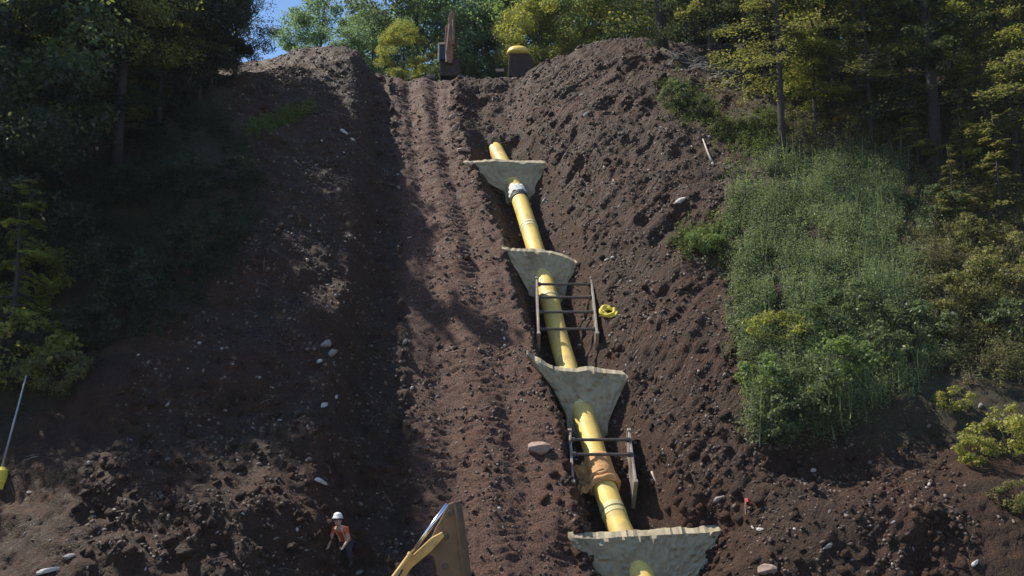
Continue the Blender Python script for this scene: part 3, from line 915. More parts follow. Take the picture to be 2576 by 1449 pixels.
for i, (X, Y, sc, v, colr, lab) in enumerate([
    (1960, 1120, 1.15, 0, MID, 'dark green shrub at the lowest tip of the weed patch'),
    (1930, 1010, 1.0, 1, BRIGHT, 'bright green shrub on the left lower edge of the weed patch'),
    (2050, 1050, 1.1, 2, MID, 'bushy green shrub right of the lowest weed tip'),
    (2110, 960, 1.1, 3, BRIGHT, 'leafy shrub low in the middle of the weed patch'),
    (2230, 940, 1.1, 0, MID, 'full green shrub above the dark bare earth'),
    (2310, 880, 1.1, 1, MID, 'mid green shrub at the right lower edge of the weeds'),
    (1950, 880, .9, 2, YEL, 'yellow green shrub on the left edge of the weed patch'),
    (2040, 860, 1.0, 3, MID, 'mid green shrub in the middle of the weeds'),
    (2160, 830, 1.1, 0, MID, 'rounded green shrub in the middle of the weeds'),
    (2390, 800, 1.0, 1, OLIVE, 'olive shrub beside the brown undergrowth'),
    (2470, 760, 1.1, 2, OLIVE, 'dull rusty shrub in the brown undergrowth'),
    (2540, 700, 1.1, 3, OLIVE, 'olive brown shrub at the right photo edge'),
    (2440, 640, 1.0, 0, OLIVE, 'pale olive brown shrub below the olive sapling'),
    (2360, 560, 1.0, 1, MID, 'mid green shrub under the thickest bare trunk'),
    (2560, 860, 1.0, 2, MID, 'green shrub on the right edge above the bare earth'),
    (1770, 640, .65, 3, BRIGHT, 'small green shrub alone on the bare right bank'),
    (1700, 275, .95, 0, MID, 'green shrub at the foot of the brush pile'),
    (1770, 300, .7, 1, DARK, 'dark shrub beside the green one below the brush pile'),
]):
    shrub(X, Y, sc, v, colr, lab, GS_)
GN = 'yellow green shrubs at the photo edges'
for X, Y, sc, v, colr, lab in [
    (60, 790, 1.9, 0, YEL, 'tall yellow green shrub lit by the sun at the left photo edge'),
    (30, 990, 1.7, 1, YEL, 'yellow leaved shrub low at the left photo edge'),
    (140, 1000, 1.0, 2, OLIVE, 'small olive shrub right of the leaning grey pole'),
    (2540, 1150, 1.0, 3, YEL, 'bright yellow green shrub at the right photo edge'),
    (2450, 1175, .7, 0, YEL, 'small yellow leaved shrub left of the bright edge shrub'),
    (2400, 1040, .55, 1, YEL, 'sparse yellow leaved sprig above the dark bare earth'),
    (2570, 1290, .6, 2, OLIVE, 'low olive shrub at the lower right photo edge'),
]:
    shrub(X, Y, sc, v, colr, lab, GN)
GL = 'dark weeds shrubs on the left slope'
for X, Y, sc, v, colr, lab in [
    (350, 780, 1.3, 0, DARK, 'dark green shrub in the middle of the left slope'),
    (430, 700, 1.1, 1, DARK, 'dark shrub above the middle one on the left slope'),
    (270, 720, 1.2, 2, DARK, 'dark shrub behind the tall yellow green shrub'),
    (520, 640, 1.0, 3, DARK, 'dark shrub below the left forest edge'),
    (240, 880, 1.2, 0, DARK, 'lowest dark shrub on the left slope'),
    (600, 480, 1.0, 1, DARK, 'dark shrub near the grassy strip on the left'),
    (470, 500, 1.2, 2, DARK, 'dark bushy shrub under the left forest'),
    (330, 520, 1.2, 3, DARK, 'dark shrub under the sunlit left tree'),
    (350, 330, .8, 0, YEL, 'small pale yellow shrub glowing in the left forest'),
    (160, 560, 1.2, 1, DARK, 'dark shrub left under the corner trees'),
]:
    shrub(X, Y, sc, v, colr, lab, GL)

# ------------------------------------------------------------------ weeds and grass, ground cover
def weed_field(name, polys, count, hmin, hmax, color, label, cat, tall=.5, leaf=.07, seed=1, thin=-.55, jit=1.0, blades=0):
    g = np.random.default_rng(seed); cs = []; ns = []; sz = []; bl = []
    k = 0
    while k < count:
        poly = polys[g.integers(len(polys))]
        xs_ = [q[0] for q in poly]; ys_ = [q[1] for q in poly]
        X = g.uniform(min(xs_), max(xs_)); Y = g.uniform(min(ys_), max(ys_))
        if not poly_mask(np.array([[X, Y]]), poly)[0]: continue
        X += jit * (g.normal() * 16 + 26 * perlin(np.array([X * .016]), np.array([Y * .016]), 55)[0]); Y += jit * g.normal() * 16
        if len(polys) < 3 and perlin(np.array([X * .012]), np.array([Y * .012]), seed)[0] + .25 * perlin(np.array([X * .04]), np.array([Y * .04]), seed + 5)[0] < thin + .2 * g.random(): continue
        p, n = at(X, Y); k += 1
        clump = perlin(np.array([p.x * .8]), np.array([p.y * .8]), 3)[0]
        H = (hmin + (hmax - hmin) * g.random()) * (1 + .5 * clump)
        for st in range(3):
            lx, ly = g.normal(size=2) * .14 * H
            m = int(9 + 7 * g.random())
            t = g.random(m) ** .8
            q = np.stack([p.x + lx * t + g.normal(size=m) * .05, p.y + ly * t + g.normal(size=m) * .05, p.z + H * t * (.7 + .3 * g.random()) - .02], -1)
            cs.append(q); ns.append(g.normal(size=(m, 3)) * .6 + np.array([lx - .3, ly - .2, .7])); sz.append(np.full(m, leaf) * (.5 + g.random(m)) * (1.3 - .5 * t))
        for _ in range(blades if g.random() < .10 and perlin(np.array([p.x * .9]), np.array([p.y * .9]), 4)[0] > -.15 else 0):
            bx, by = g.normal(size=2) * .16; lx, ly = g.normal(size=2) * .10 * H; w = .012 + .014 * g.random(); a = g.random() * 3.14
            q0 = np.array([p.x + bx, p.y + by, p.z]); q1 = q0 + np.array([lx, ly, H * (.8 + .5 * g.random())]); wv_ = np.array([math.cos(a), math.sin(a), 0]) * w
            bl.append([q0 - wv_, q0 + wv_, q1 + wv_ * .3, q1 - wv_ * .3])
    c = np.concatenate(cs); n_ = np.concatenate(ns); s_ = np.concatenate(sz)
    me = leaves_mesh(name, c, n_, s_, .4)
    if bl:
        V0 = np.empty(len(me.vertices) * 3, np.float32); me.vertices.foreach_get('co', V0)
        allv = np.concatenate([V0.reshape(-1, 3), np.array(bl).reshape(-1, 3)])
        me = mesh_np(name, allv, np.arange(len(allv)).reshape(-1, 4))
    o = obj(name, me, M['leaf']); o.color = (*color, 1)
    tag(o, label, cat, kind='stuff'); return o
weed_field('weeds', [[(1850, 430), (2060, 400), (2260, 400), (2330, 560), (2290, 760), (2390, 900), (2250, 1000), (2080, 1110), (1900, 1130), (1850, 800), (1840, 600)]], 6400, .45, 1.0, (.175, .225, .130),
           'dense patch of tall green weeds on the right slope', 'weeds', seed=1, blades=2, leaf=.06)
weed_field('undergrowth', [[(2300, 460), (2576, 480), (2650, 980), (2480, 960), (2330, 900), (2270, 760)], [(1990, 200), (2600, 240), (2600, 480), (2250, 420), (1990, 400)]], 2600, .3, .8, (.150, .150, .080),
           'brownish undergrowth below the trees of the right forest', 'undergrowth', seed=2)
weed_field('ground_cover', [[(1790, 310), (1960, 290), (1975, 395), (1830, 385)], [(1660, 210), (1740, 220), (1800, 310), (1690, 300)], [(1700, 610), (1840, 560), (1850, 650), (1740, 660)]], 620, .25, .6, (.10, .14, .04),
           'light green ground cover between the dirt bank and the right forest', 'ground cover', seed=3)
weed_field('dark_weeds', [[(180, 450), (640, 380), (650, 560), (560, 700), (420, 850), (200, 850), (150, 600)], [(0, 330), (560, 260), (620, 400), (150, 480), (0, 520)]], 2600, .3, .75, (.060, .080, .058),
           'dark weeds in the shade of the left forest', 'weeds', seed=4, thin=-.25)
weed_field('grass', [[(618, 322), (700, 296), (770, 268), (790, 276), (720, 310), (640, 332)]], 330, .14, .38, (.17, .21, .07),
           'short light green grass strip on the left spoil bank', 'grass', leaf=.06, seed=5, jit=.55, thin=-9)

# ------------------------------------------------------------------ clods and stones
ico = bmesh.new(); bmesh.ops.create_icosphere(ico, subdivisions=1, radius=1)
IV = np.array([v.co[:] for v in ico.verts]); IF = np.array([[v.index for v in f.verts] for f in ico.faces]); ico.free()
def clod_field(name, count, label, cat, seed, smin, smax, weight):
    g = np.random.default_rng(seed); V = []; Fc = []; k = 0
    while k < count:
        m = 4000
        s = g.uniform(-1.8, CREST_S + .4, m); x = g.uniform(-13, 14, m) * (.75 + .25 * s / CREST_S)
        keep = g.random(m) < weight(x, s)
        x, s = x[keep], s[keep]
        P = ground_points(x, s)
        size = smin + (smax - smin) * g.random(len(x)) ** 4
        for p, sz in zip(P, size):
            if k >= count: break
            a = g.normal(size=(3, 3)); q, _ = np.linalg.qr(a)
            v = IV * (1 + g.uniform(-.3, .3, (len(IV), 1))) * np.array([1, .75, .6]) @ q * sz + p
            V.append(v); Fc.append(IF + k * len(IV)); k += 1
    o = obj(name, mesh_np(name, np.concatenate(V), np.concatenate(Fc)), M['clod'])
    tag(o, label, cat, kind='stuff')
def wt(x, s):
    track, bank = masks(x, s)
    l = np.interp(s, fl_s, fl_x); r = np.interp(s, fr_s, fr_x)
    inside = smooth(-.5, .5, x - l) * (1 - smooth(-.5, .5, x - r))
    cl = smooth(-.25, .45, perlin(x * .9, s * .9, 201))
    return np.clip((.25 + .75 * cl) * (1 - .45 * track), 0, 1) * np.where(s > 2, np.maximum(inside, .05), 1)
clod_field('clods', 45000, 'loose clods and grit strewn over the bare hillside', 'clods', 21, .010, .085, wt)

def lump_weight(x, s):
    track, bank = masks(x, s); l = np.interp(s, xl_s, xl_x); r = np.interp(s, xr_s, xr_x); c = np.interp(s, pc_s, pc_x)
    lo = 1 - smooth(1.5, 5.5, s)
    lip = np.exp(-((x - r) / .3) ** 2) + .8 * np.exp(-((x - c - 1.6) / .5) ** 2) + .5 * np.exp(-((x - l + .6) / .4) ** 2)
    cl = smooth(.0, .5, perlin(x * .7, s * .7, 231))
    ok = (x > np.interp(s, fl_s, fl_x) + .5) & (x < np.interp(s, fr_s, fr_x) - .5)
    return np.clip((lo * (.25 + .75 * cl) + .35 * lip + .22 * cl) * (1 - .8 * track), 0, 1) * np.where(s > 3, ok, 1) * (np.abs(x - c) > .7)
clod_field('earth_lumps', 2800, 'big rough lumps of dug earth piled at the foot and edges of the cut', 'earth lumps', 33, .04, .21, lump_weight)
scene.objects['earth_lumps'].data.materials[0] = M['soil']
mb = MB(); g = random.Random(9)
for k in range(100):
    X = g.choice([g.uniform(620, 990), g.uniform(1480, 1850), g.uniform(0, 950), g.uniform(1850, 2560)]); Y = g.uniform(250, 1440) if 620 < X < 1850 else g.uniform(1150, 1440)
    p, n = at(X, Y); a = Vector((g.uniform(-1, 1), g.uniform(-.4, .4), g.uniform(-.5, .6))).normalized() * g.uniform(.06, .26)
    a -= n * a.dot(n) * .8; w = g.uniform(.005, .010)
    mb.tube([p + n * .02 - a, p + n * g.uniform(.03, .10) + a * .1, p + n * .03 + a], [w, w * .8, w * .4], 4)
tag(mb.build('twigs', M['twig']), 'thin brown twigs and roots lying loose on the dug earth', 'twigs', kind='stuff')

def rock_mesh(seed, flat):
    g = np.random.default_rng(seed); bm = bmesh.new(); bmesh.ops.create_icosphere(bm, subdivisions=2, radius=1)
    cuts = [Vector(q).normalized() for q in g.normal(size=(9, 3))]; off = g.uniform(.45, .85, 9)
    for v in bm.verts:
        for cn, of in zip(cuts, off):
            e = v.co.dot(cn) - of
            if e > 0: v.co -= cn * e
        v.co *= (1 + g.uniform(-.07, .07))
        v.co.y *= .75; v.co.z *= flat
    me = bpy.data.meshes.new('stone'); bm.to_mesh(me); bm.free(); return me
ROCKS = {}
for mk in ('stone', 'stone_white', 'stone_pink'):
    ROCKS[mk] = []
    for k in range(4):
        me = rock_mesh(k + 50, .45 + .12 * k); me.materials.append(M[mk]); ROCKS[mk].append(me)
def stone(X, Y, size, mk, lab, grp=None, stretch=1.0, tilt=0.0):
    p, n = at(X, Y)
    o = obj('stone', random.choice(ROCKS[mk]), None, None, p + n * size * .12)
    q = n.to_track_quat('Z', 'Y').to_euler(); o.rotation_euler = q
    o.rotation_euler.rotate_axis('Z', tilt if tilt else random.random() * 6.28)
    size *= .66; o.scale = (size * stretch, size, size)
    tag(o, lab, 'stone', grp); return o
G_ST = 'notable stones on the slope'
for a in [
    (1712, 506, .24, 'stone_white', 'pale flat slab of stone alone on the right bank', 1.7, .6),
    (1475, 288, .17, 'stone_white', 'white elongated stone on the upper right bank', 1.4, .9),
    (1435, 318, .10, 'stone_white', 'small white stone below the elongated one on the upper bank', 1.2, .4),
    (1283, 292, .10, 'stone_white', 'white stone above the buried pipe end', 1.0, .3),
    (1412, 202, .10, 'stone_white', 'upper one of two white stones near the right crest', 1, .3),
    (1415, 222, .09, 'stone', 'lower one of two pale stones near the right crest', 1, .3),
    (1678, 325, .10, 'stone_white', 'white stone left of the pale stick', 1, .3),
    (865, 332, .22, 'stone_white', 'whitish broken stone on the left spoil bank', 1.5, -.5),
    (885, 350, .14, 'stone_white', 'smaller whitish stone right below the broken one', 1.3, -.5),
    (878, 235, .13, 'stone_white', 'white stone high on the left spoil heap', 1.4, .2),
    (815, 868, .30, 'stone', 'grey slab in the shade of the left bank', 1.5, .4),
    (838, 888, .24, 'stone', 'grey lower slab beside the shaded one', 1.7, .4),
    (803, 910, .15, 'stone_white', 'white block under the grey slabs', 1.0, .4),
    (815, 1020, .22, 'stone_white', 'cream flat stone on the lower left slope', 1.6, .4),
    (845, 1000, .10, 'stone_white', 'small cream stone above the cream flat one', 1.5, .8),
    (805, 1212, .20, 'stone_white', 'pale jagged stone left of the worker', 1.7, -.3),
    (868, 608, .09, 'stone_white', 'white pebble in the dark middle of the left bank', 1, .2),
    (118, 1438, .20, 'stone_white', 'white stone at the lower left photo edge', 2.0, .4),
    (172, 1402, .17, 'stone', 'pale stone right above the lower left white one', 1.6, .2),
    (75, 1240, .14, 'stone', 'pale stone below the yellow block at the left edge', 1.2, .2),
    (1925, 1435, .30, 'stone_pink', 'flat reddish stone at the bottom of the photo right of the lowest barrier', 1.5, .1),
    (1912, 1332, .13, 'stone_white', 'white stone below the red ribbon', 1.5, .2),
    (2452, 1418, .14, 'stone_white', 'white stone near the lower right corner', 1.4, .9),
    (2465, 1022, .14, 'stone', 'grey stone above the yellow leaved sprig', 1.1, .9),
    (1810, 1255, .15, 'stone', 'grey stone left of the red ribbon', 1.8, .5),
    (2080, 1375, .14, 'stone', 'grey stone on the lower right spoil ridge', 1.6, .5),
    (1370, 505, .17, 'stone', 'grey pink rock right of the white cloth wrap', 1.3, .8),
    (1350, 1130, .42, 'stone_pink', 'broad pinkish rock left of the lower shoring frame', 1.5, .1),
    (1525, 655, .10, 'stone_white', 'white stone right of the small grey green barrier', 1.5, .4),
    (1308, 592, .09, 'stone_white', 'white pebble touching the left side of the pipe', 1, .4),
    (1165, 380, .34, 'stone_pink', 'lowest pale lump on the track edge by the uppermost barrier', 1.4, .1),
    (1155, 352, .30, 'stone_pink', 'second lowest pale lump on the track edge', 1.2, .3),
    (1148, 322, .34, 'stone_pink', 'middle pale lump on the track edge', 1.3, 1.0),
    (1140, 295, .28, 'stone_pink', 'fourth pale lump up the track edge', 1.2, .8),
    (1135, 270, .24, 'stone_pink', 'uppermost pale lump on the track edge', 1.2, .5),
    (1003, 472, .17, 'stone', 'lower of two pale blocks on the left edge of the track', 1.0, 1.4),
    (1000, 440, .14, 'stone', 'upper of two pale blocks on the left edge of the track', 1.2, 1.2),
    (1030, 598, .12, 'stone', 'pale stone at the left end of the shadow band on the track', 1.4, .6),
    (1018, 862, .17, 'stone', 'pale block on the left edge of the track halfway down', 1.2, 1.0),
    (905, 1440, .16, 'stone', 'rough stone below the worker at the photo bottom', 1.3, .5),
]:
    X, Y, sz, mk, lab, st, ti = a
    stone(X, Y, sz, mk, lab, G_ST, st, ti)
for zone, n_, poly in [
    ('small pale stone on the bare bank right of the pipe', 26, [(1300, 180), (1700, 180), (1840, 420), (1840, 900), (1880, 1180), (1650, 1200), (1500, 700), (1420, 450)]),
    ('small pale stone on the shaded bank left of the track', 16, [(700, 220), (970, 200), (990, 700), (1010, 1280), (650, 1280), (560, 1000), (750, 600)]),
    ('small pale stone among the clods at the foot of the slope', 30, [(0, 1280), (950, 1280), (950, 1445), (0, 1445)]),
    ('small pale stone on the lower right spoil ridge', 20, [(1850, 1300), (2570, 1250), (2570, 1445), (1880, 1445)]),
    ('small pale stone on the rutted dirt track', 16, [(1000, 200), (1130, 220), (1160, 450), (1260, 760), (1400, 1300), (1250, 1300), (1050, 1300)]),
]:
    k = 0
    while k < n_:
        X = random.uniform(min(q[0] for q in poly), max(q[0] for q in poly)); Y = random.uniform(min(q[1] for q in poly), max(q[1] for q in poly))
        if not poly_mask(np.array([[X, Y]]), poly)[0]: continue
        stone(X, Y, random.uniform(.03, .075), random.choice(['stone', 'stone_white', 'stone']), zone, zone.replace('small pale stone', 'small pale stones'), random.uniform(1, 1.7)); k += 1

# ------------------------------------------------------------------ sticks, log, ribbon, pole
def stick(pts, r_, mat, lab, name='stick', cat='stick'):
    P = [at(X, Y)[0] + Vector((0, 0, .04)) for X, Y in pts]
    mb = MB(); mb.tube(P, [r_ * (1 - .5 * i / max(len(P) - 1, 1)) for i in range(len(P))], 6)
    return tag(mb.build(name, M[mat], smooth=True), lab, cat)
stick([(1790, 408), (1780, 385), (1768, 352)], .05, 'stick', 'pale bare stick below the light green ground cover')
stick([(2255, 410), (2262, 425), (2266, 440)], .045, 'stick', 'short white stick at the upper edge of the tall weeds')
stick([(1640, 1190), (1645, 1205), (1655, 1225)], .035, 'stick', 'grey stick on the bank right of the lower shoring')
stick([(1665, 128), (1730, 160), (1800, 185), (1850, 200)], .14, 'bark', 'dark fallen log across the brush pile', 'fallen_log', 'log')
stick([(1700, 205), (1770, 218), (1850, 212)], .07, 'bark', 'thin fallen log below the brush pile', 'fallen_log', 'log')
mb = MB(); g = random.Random(3)
for k in range(60):
    X = g.uniform(1690, 1850); Y = 120 + (X - 1690) * .45 + g.uniform(-10, 35)
    p, n = at(X, Y); a = Vector((g.uniform(-1, 1), g.uniform(-.3, .3), g.uniform(-.2, .5))).normalized() * g.uniform(.2, .7)
    mb.tube([p + n * .08 - a, p + n * g.uniform(.1, .25), p + n * .1 + a], [.02, .018, .006], 4)
tag(mb.build('brush_pile', M['stick']), 'heap of grey brown cut branches on the right crest', 'brush pile')

p, n = at(1875, 1290)
rb = empty('marker_ribbon', p); tag(rb, 'red ribbon marker on a thin stake above the lowest barrier', 'marker')
mb = MB(); mb.tube([(0, 0, -.1), (.01, 0, .32)], .012, 6); mb.build('stake', M['stick'], rb)
mb = MB()
for k, (a, b) in enumerate([((.0, 0, .30), (.12, -.05, .22)), ((0, 0, .28), (.02, -.06, .10))]):
    a, b = Vector(a), Vector(b); m_ = (a + b) / 2 + Vector((0, -.03, .05)); w = Vector((0, .02, .045))
    for q0, q1 in ((a, m_), (m_, b)):
        mb.add([q0 - w, q1 - w, q1 + w, q0 + w, q0 - w + Vector((0, .006, 0)), q1 - w + Vector((0, .006, 0)), q1 + w + Vector((0, .006, 0)), q0 + w + Vector((0, .006, 0))],
               [(0, 1, 2, 3), (7, 6, 5, 4), (0, 4, 5, 1), (1, 5, 6, 2), (2, 6, 7, 3), (3, 7, 4, 0)])
mb.build('ribbon', M['red'], rb)

p, n = at(3, 1215)
pr = empty('leaning_pole', p); tag(pr, 'thin grey pole leaning from a yellow block at the left photo edge', 'pole')
depth = (p - CAM).y
def at_depth(X, Y, y):
    dd_ = ray(X, Y); return CAM + dd_ * (y / dd_.y)
tip = at_depth(66, 945, p.y + .3); b0 = at_depth(4, 1178, p.y)
mb = MB(); mb.tube([b0 - p, (b0 + tip) / 2 - p, tip - p], [.028, .024, .018], 8); mb.build('pole_shaft', M['pole'], pr, smooth=True)
mb = MB(); mb.tube([(-.02, 0, -.15), (-.02, 0, .0), (-.02, 0, .02), (-.02, 0, .30), (-.02, 0, .38)], [.10, .13, .15, .15, .07], 12)
mb.build('base_block', M['strap'], pr)

# ------------------------------------------------------------------ rust brown excavator on the crest
p = drop(at_depth(1125, 160, 45.4).x, 45.4)
ce = empty('excavator', p); tag(ce, 'rust brown excavator with its boom raised upright on the crest', 'excavator')
def C_(X, Y, y=45.4): return at_depth(X, Y, y) - p
def slab(name, px, y0, dep, mat, bev=.02):
    b_ = MB(); b_.prism([C_(X, Y, y0) for X, Y in px], (0, dep, 0)); return b_.build(name, mat, ce, bevel=bev)
slab('boom', [(1127, 158), (1118, 118), (1120, 70), (1126, 62), (1134, 66), (1140, 120), (1138, 158)], 45.3, .4, M['machine_rust'])
slab('stick', [(1126, 72), (1129, 36), (1136, 26), (1143, 34), (1144, 110), (1136, 112)], 45.05, .22, M['machine_rust'])
b_ = MB(); b_.tube([C_(1123, 128, 45.0), C_(1131, 60, 45.0)], .045, 8); b_.build('boom_cylinder', M['steel'], ce)
b_ = MB(); b_.tube([C_(1139, 104, 44.95), C_(1139, 50, 44.95)], .035, 8); b_.build('stick_cylinder', M['steel'], ce)
slab('house', [(1106, 190), (1106, 146), (1150, 144), (1156, 154), (1158, 190)], 45.6, 1.6, M['mud_dark'], .05)
slab('cab', [(1104, 150), (1104, 118), (1108, 112), (1121, 112), (1123, 150)], 45.45, 1.0, M['glass'], .03)
for a_, c_ in (((1103, 156), (1104, 108)), ((1123, 156), (1122, 108)), ((1103, 110), (1123, 110))):
    b_ = MB(); b_.tube([C_(*a_, 45.38), C_(*c_, 45.38)], .05, 6); b_.build('cab_pillar', M['stick'], ce)
for sx in (-1, 1):
    mb = MB(); pr_ = []
    for k in range(18):
        t = 2 * math.pi * k / 18; pr_.append(Vector((sx * .55, 1.0 + math.copysign(abs(math.cos(t)) ** .5, math.cos(t)) * 1.5, .38 + math.sin(t) * .38)))
    mb.prism(pr_, (sx * .4, 0, 0)); mb.build('crawler_track', M['black'], ce)

# ------------------------------------------------------------------ yellow machine behind the crest
p = drop(at_depth(1303, 165, 46.5).x, 46.5)
zr = at_depth(1303, 128, p.y).z - p.z; kk = (p - CAM).length / FOC
mc = empty('tracked_machine', p); tag(mc, 'yellow tracked machine half hidden behind the crest', 'machine')
w = 62 * kk
mb = MB(); vs = []; fs = []; na, nb = 24, 8
for j in range(nb + 1):
    f_ = j / nb * math.pi / 2
    for k in range(na):
        t = 2 * math.pi * k / na; ct, st_ = math.cos(t), math.sin(t)
        r_ = math.cos(f_) ** .55
        vs.append((math.copysign(abs(ct) ** .7, ct) * w * .46 * r_, -.2 + math.copysign(abs(st_) ** .7, st_) * .8 * r_, zr - .42 + .42 * math.sin(f_) ** .9))
for j in range(nb):
    for k in range(na): fs.append((j * na + k, j * na + (k + 1) % na, (j + 1) * na + (k + 1) % na, (j + 1) * na + k))
fs.append(tuple(range(na))[::-1]); mb.add(vs, fs); mb.build('hood', M['machine_light'], mc, smooth=True)
mb = MB(); zz = zr - .44
mb.prism([Vector((-w * .36, -.75, zz)), Vector((w * .44, -.75, zz)), Vector((w * .62, -.75, zz - .35)), Vector((w * .62, -.75, .5)), Vector((-w * .40, -.75, .5))], (0, 1.4, 0)); mb.build('body', M['mud_dark'], mc, bevel=.05)
for sx in (-1, 1):
    mb = MB(); pr_ = []
    for k in range(16):
        t = 2 * math.pi * k / 16; pr_.append((sx * w * .55, math.cos(t) * 1.5, .45 + math.sin(t) * .45))
    mb.prism(pr_, (sx * .4, 0, 0)); mb.build('crawler_track', M['black'], mc)
mb = MB(); mb.tube([(-.35, -.5, zr - .15), (-.35, -.5, zr + .12)], .05, 8); mb.build('exhaust_pipe', M['bar'], mc)

# ------------------------------------------------------------------ excavator in front, only its arm in frame
EY = 17.6
base = drop(at_depth(1080, 1500, EY - 3).x, EY - 3.2)
ex = empty('excavator', base); tag(ex, 'muddy yellow excavator arm rising from the bottom of the photo', 'excavator')
def E(X, Y, y=EY): return at_depth(X, Y, y) - base
arm_px = [(1128, 1266), (1142, 1262), (1152, 1300), (1163, 1370), (1172, 1449), (1182, 1600), (1108, 1600), (1100, 1449), (1090, 1402), (1066, 1392), (1092, 1335)]
mb = MB(); mb.prism([E(*q) for q in arm_px], (.08, .42, 0)); arm = mb.build('arm', M['machine_dirty'], ex, bevel=.025)
mb = MB(); mb.tube([E(1145, 1270, EY - .02), E(1156, 1370, EY - .02), E(1166, 1449, EY - .02), E(1176, 1600, EY - .02)], .022, 6); mb.build('edge_rib', M['machine_dirty'], ex)
for q in [(1133, 1290), (1122, 1350), (1120, 1425)]:
    mb = MB(); c_ = E(*q); mb.tube([c_ + Vector((0, -.05, 0)), c_ + Vector((0, .05, 0))], .05, 14); mb.build('pivot_pin', M['bar'], ex, bevel=.008)
mb = MB(); mb.prism([E(1112, 1338, EY - .1), E(1118, 1350, EY - .1), E(1084, 1388, EY - .1), E(1034, 1430, EY - .1), E(1000, 1478, EY - .1), E(960, 1535, EY - .1), E(945, 1520, EY - .1), E(985, 1462, EY - .1), E(1042, 1392, EY - .1), E(1085, 1352, EY - .1)], (0, .30, 0))
mb.build('link_plate', M['machine'], ex, bevel=.02)
ca, cb, cc = E(1125, 1268, EY - .18), E(1035, 1392, EY - .18), E(930, 1535, EY - .18)
cy = MB(); cy.tube([cb, ca], .035, 14); rod = cy.build('piston_rod', M['chrome'], ex, smooth=True)
cy = MB(); cy.tube([cc, cc.lerp(cb, .95), cc.lerp(cb, .96), cb], [.048, .048, .06, .06], 14); cy.build('cylinder', M['machine'], ex, smooth=False)
cy = MB(); a, b = E(1012, 1432, EY - .28), E(905, 1590, EY - .28); cy.tube([a, (a + b) / 2 + Vector((.05, -.05, .02)), b], .022, 8); cy.build('hose', M['black'], ex, smooth=True)
# the carrier below the frame
mb = MB(); mb.box((0, -.6, 1.25), 2.5, 3.2, .7); mb.build('house', M['machine_light'], ex, bevel=.08)
mb = MB(); mb.prism([Vector((.0, .6, 1.5)), Vector((.0, 3.4, .9)), Vector((.0, 4.2, 1.6)), Vector((.0, 3.3, 1.7)), Vector((.0, .8, 2.0))], (.4, 0, 0)); mb.build('boom', M['machine_dirty'], ex, bevel=.03)
for sx in (-1, 1):
    mb = MB(); pr_ = []
    for k in range(20):
        t = 2 * math.pi * k / 20; pr_.append(Vector((sx * 1.0, math.copysign(abs(math.cos(t)) ** .5, math.cos(t)) * 1.9, .42 + math.sin(t) * .42)))
    mb.prism(pr_, (sx * .5, 0, 0)); mb.build('crawler_track', M['black'], ex)

# ------------------------------------------------------------------ the worker
def skin_obj(name, verts, edges, radii, mat, parent, sub=2, root=0):
    me = bpy.data.meshes.new(name); me.from_pydata(verts, edges, []); me.update(); me.materials.append(mat)
    o = bpy.data.objects.new(name, me); col.objects.link(o); o.parent = parent
    o.modifiers.new('skin', 'SKIN')
    for i, r_ in enumerate(radii):
        sv = me.skin_vertices[0].data[i]; sv.radius = (r_, r_) if not isinstance(r_, tuple) else r_; sv.use_root = (i == root)
    sb = o.modifiers.new('sub', 'SUBSURF'); sb.levels = sub; sb.render_levels = sub
    return o
p, n = at(868, 1420)
wk = empty('person', p - Vector((0, 0, .06)), R(-15), .86); tag(wk, 'person in an orange vest and white hard hat stooping on the dirt', 'person')
# local: facing -y (towards the camera), stooping forward
Vb = [(0, .04, .66), (0, -.10, .83), (0, -.27, .98), (0, -.40, 1.06), (0, -.47, 1.11), (0, -.53, 1.19), (0, -.545, 1.29),
      (-.17, -.38, 1.03), (-.25, -.42, .77), (-.21, -.60, .62), (-.19, -.68, .58),
      (.17, -.38, 1.03), (.26, -.40, .77), (.23, -.58, .61), (.21, -.66, .57),
      (-.10, .02, .61), (-.15, -.20, .36), (-.13, .02, .08), (-.13, -.12, .04),
      (.10, .02, .61), (.16, -.16, .36), (.14, .06, .08), (.14, -.08, .04)]
Eb = [(0, 1), (1, 2), (2, 3), (3, 4), (4, 5), (5, 6), (3, 7), (7, 8), (8, 9), (9, 10), (3, 11), (11, 12), (12, 13), (13, 14), (0, 15), (15, 16), (16, 17), (17, 18), (0, 19), (19, 20), (20, 21), (21, 22)]
Rb = [(.15, .11), (.14, .10), (.16, .11), (.10, .09), .055, (.085, .10), (.075, .085), .065, .045, .035, .030, .065, .045, .035, .030, .095, .062, .042, .04, .095, .062, .042, .04]
skin_obj('body', Vb, Eb, Rb, M['skin'], wk)
skin_obj('vest', [Vb[0], Vb[1], Vb[2], (0, -.385, 1.05), Vb[7], (-.22, -.405, .88), Vb[11], (.23, -.395, .88)], [(0, 1), (1, 2), (2, 3), (3, 4), (4, 5), (3, 6), (6, 7)], [(.19, .15), (.175, .135), (.19, .14), (.12, .11), .09, .075, .09, .075], M['vest'], wk)
skin_obj('trousers', [Vb[0], Vb[15], Vb[16], (-.12, .02, .12), Vb[19], Vb[20], (.13, .06, .12)], [(0, 1), (1, 2), (2, 3), (0, 4), (4, 5), (5, 6)], [(.165, .125), .115, .085, .07, .115, .085, .07], M['trousers'], wk)
for sgn, kx in ((-1, 17), (1, 21)):
    b_ = Vb[kx]
    skin_obj('boot', [(b_[0], b_[1] + .03, .14), (b_[0], b_[1], .05), (b_[0], b_[1] - .15, .04)], [(0, 1), (1, 2)], [.07, .06, .05], M['black'], wk, 2, 1)
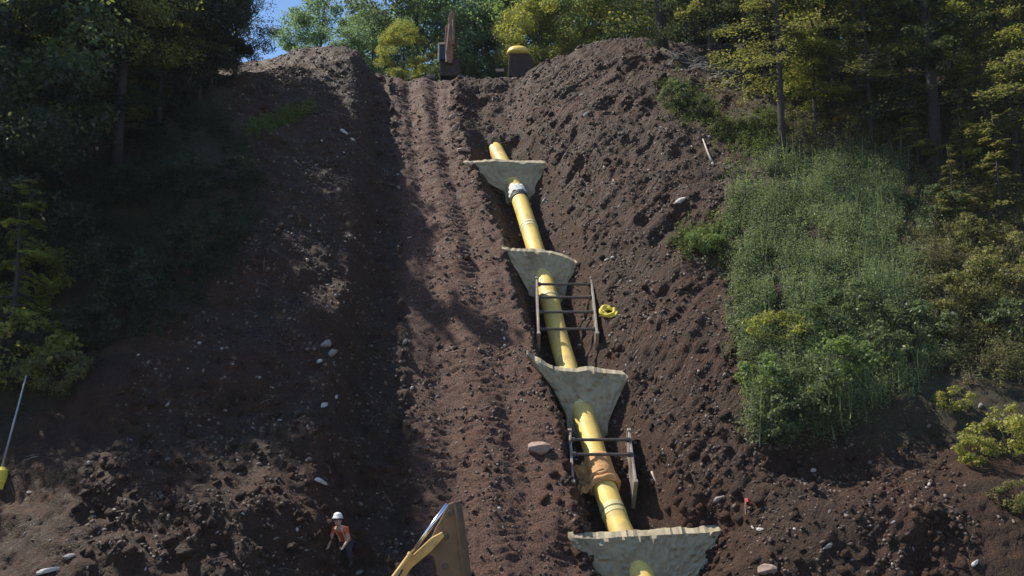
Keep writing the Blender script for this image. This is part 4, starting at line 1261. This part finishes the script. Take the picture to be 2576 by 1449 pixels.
for sgn, kx in ((-1, 10), (1, 14)):   # fingers
    h0 = Vector(Vb[kx])
    for q in range(5):
        sp = (q - 2) * .018; ln = (.05, .075, .085, .075, .055)[q]
        tdir = Vector((sgn * -.03 if q == 0 else sp * .3, -.8, -.45)).normalized() if q else Vector((-sgn * .6, -.6, -.2)).normalized()
        r0_ = h0 + Vector((sp, 0, 0))
        skin_obj('finger', [tuple(r0_), tuple(r0_ + tdir * ln * .6), tuple(r0_ + tdir * ln + Vector((0, .01, -.015)))], [(0, 1), (1, 2)], [.011, .0095, .008], M['skin'], wk, 1)
HO = Vector((0, -.21, -.37))
hc = Vector((0, -.335, 1.70)) + HO
mb = MB(); rings = []
prof2 = [(.150, -.01), (.150, .0), (.125, .02), (.122, .06), (.105, .105), (.065, .135), (.012, .148)]
mb.tube([hc + Vector((0, -.01 + .10 * z, z)) for r_, z in prof2], [r_ for r_, z in prof2], 18); mb.build('hard_hat', M['helmet'], wk, smooth=True)
mb = MB(); mb.box(hc + Vector((0, -.155, -.005)), .17, .09, .012); mb.build('hat_brim', M['helmet'], wk, bevel=.004)
for sx in (-1, 1):
    mb = MB(); mb.tube([(sx * .085, -.17, .69), (sx * .09, -.26, .82), (sx * .10, -.40, .94), (sx * .09, -.50, 1.05)], .022, 6); mb.build('reflective_stripe', M['stripe'], wk)
mb = MB()
mb.tube([Vector(q) + HO for q in [(0, -.425, 1.60), (0, -.445, 1.575), (0, -.42, 1.565)]], [.010, .018, .010], 6); mb.build('nose', M['skin'], wk)
for sx in (-1, 1):
    mb = MB(); mb.tube([Vector(q) + HO for q in [(sx * .03, -.408, 1.615), (sx * .03, -.418, 1.615)]], .011, 8); mb.build('eye', M['black'], wk)
    mb = MB(); mb.tube([Vector(q) + HO for q in [(sx * .088, -.33, 1.63), (sx * .098, -.325, 1.61), (sx * .090, -.33, 1.58)]], [.012, .018, .010], 6); mb.build('ear', M['skin'], wk)
mb = MB(); mb.tube([Vector(q) + HO for q in [(-.03, -.405, 1.54), (0, -.414, 1.538), (.03, -.405, 1.54)]], .006, 5); mb.build('mouth', M['vest'], wk)

# ------------------------------------------------------------------ thin haze volume added to lift the darkest shade
hz = bpy.data.materials.new('haze'); hz.use_nodes = True; nt = hz.node_tree
nt.nodes.remove(nt.nodes['Principled BSDF'])
pv = nt.nodes.new('ShaderNodeVolumePrincipled'); pv.inputs['Color'].default_value = (.86, .92, 1.0, 1); pv.inputs['Density'].default_value = HAZE
nt.links.new(pv.outputs[0], nt.nodes['Material Output'].inputs['Volume'])
mb = MB(); zl = float(PT[:, 2].min()) - 1.0
bpy.context.view_layer.update()
zt = max((o.matrix_world @ Vector(c)).z for o in scene.objects if o.type == 'MESH' for c in o.bound_box) + 1.0
xl_, xh_ = float(PT[:, 0].min()) - 2, float(PT[:, 0].max()) + 2; yl_, yh_ = float(PT[:, 1].min()) - 2, float(PT[:, 1].max()) + 2
mb.box(((xl_ + xh_) / 2, (yl_ + yh_) / 2, (zl + zt) / 2), xh_ - xl_, yh_ - yl_, zt - zl)
tag(mb.build('haze', hz), 'thin pale blue haze added over the whole hillside to lift dark shade', 'haze', kind='stuff')
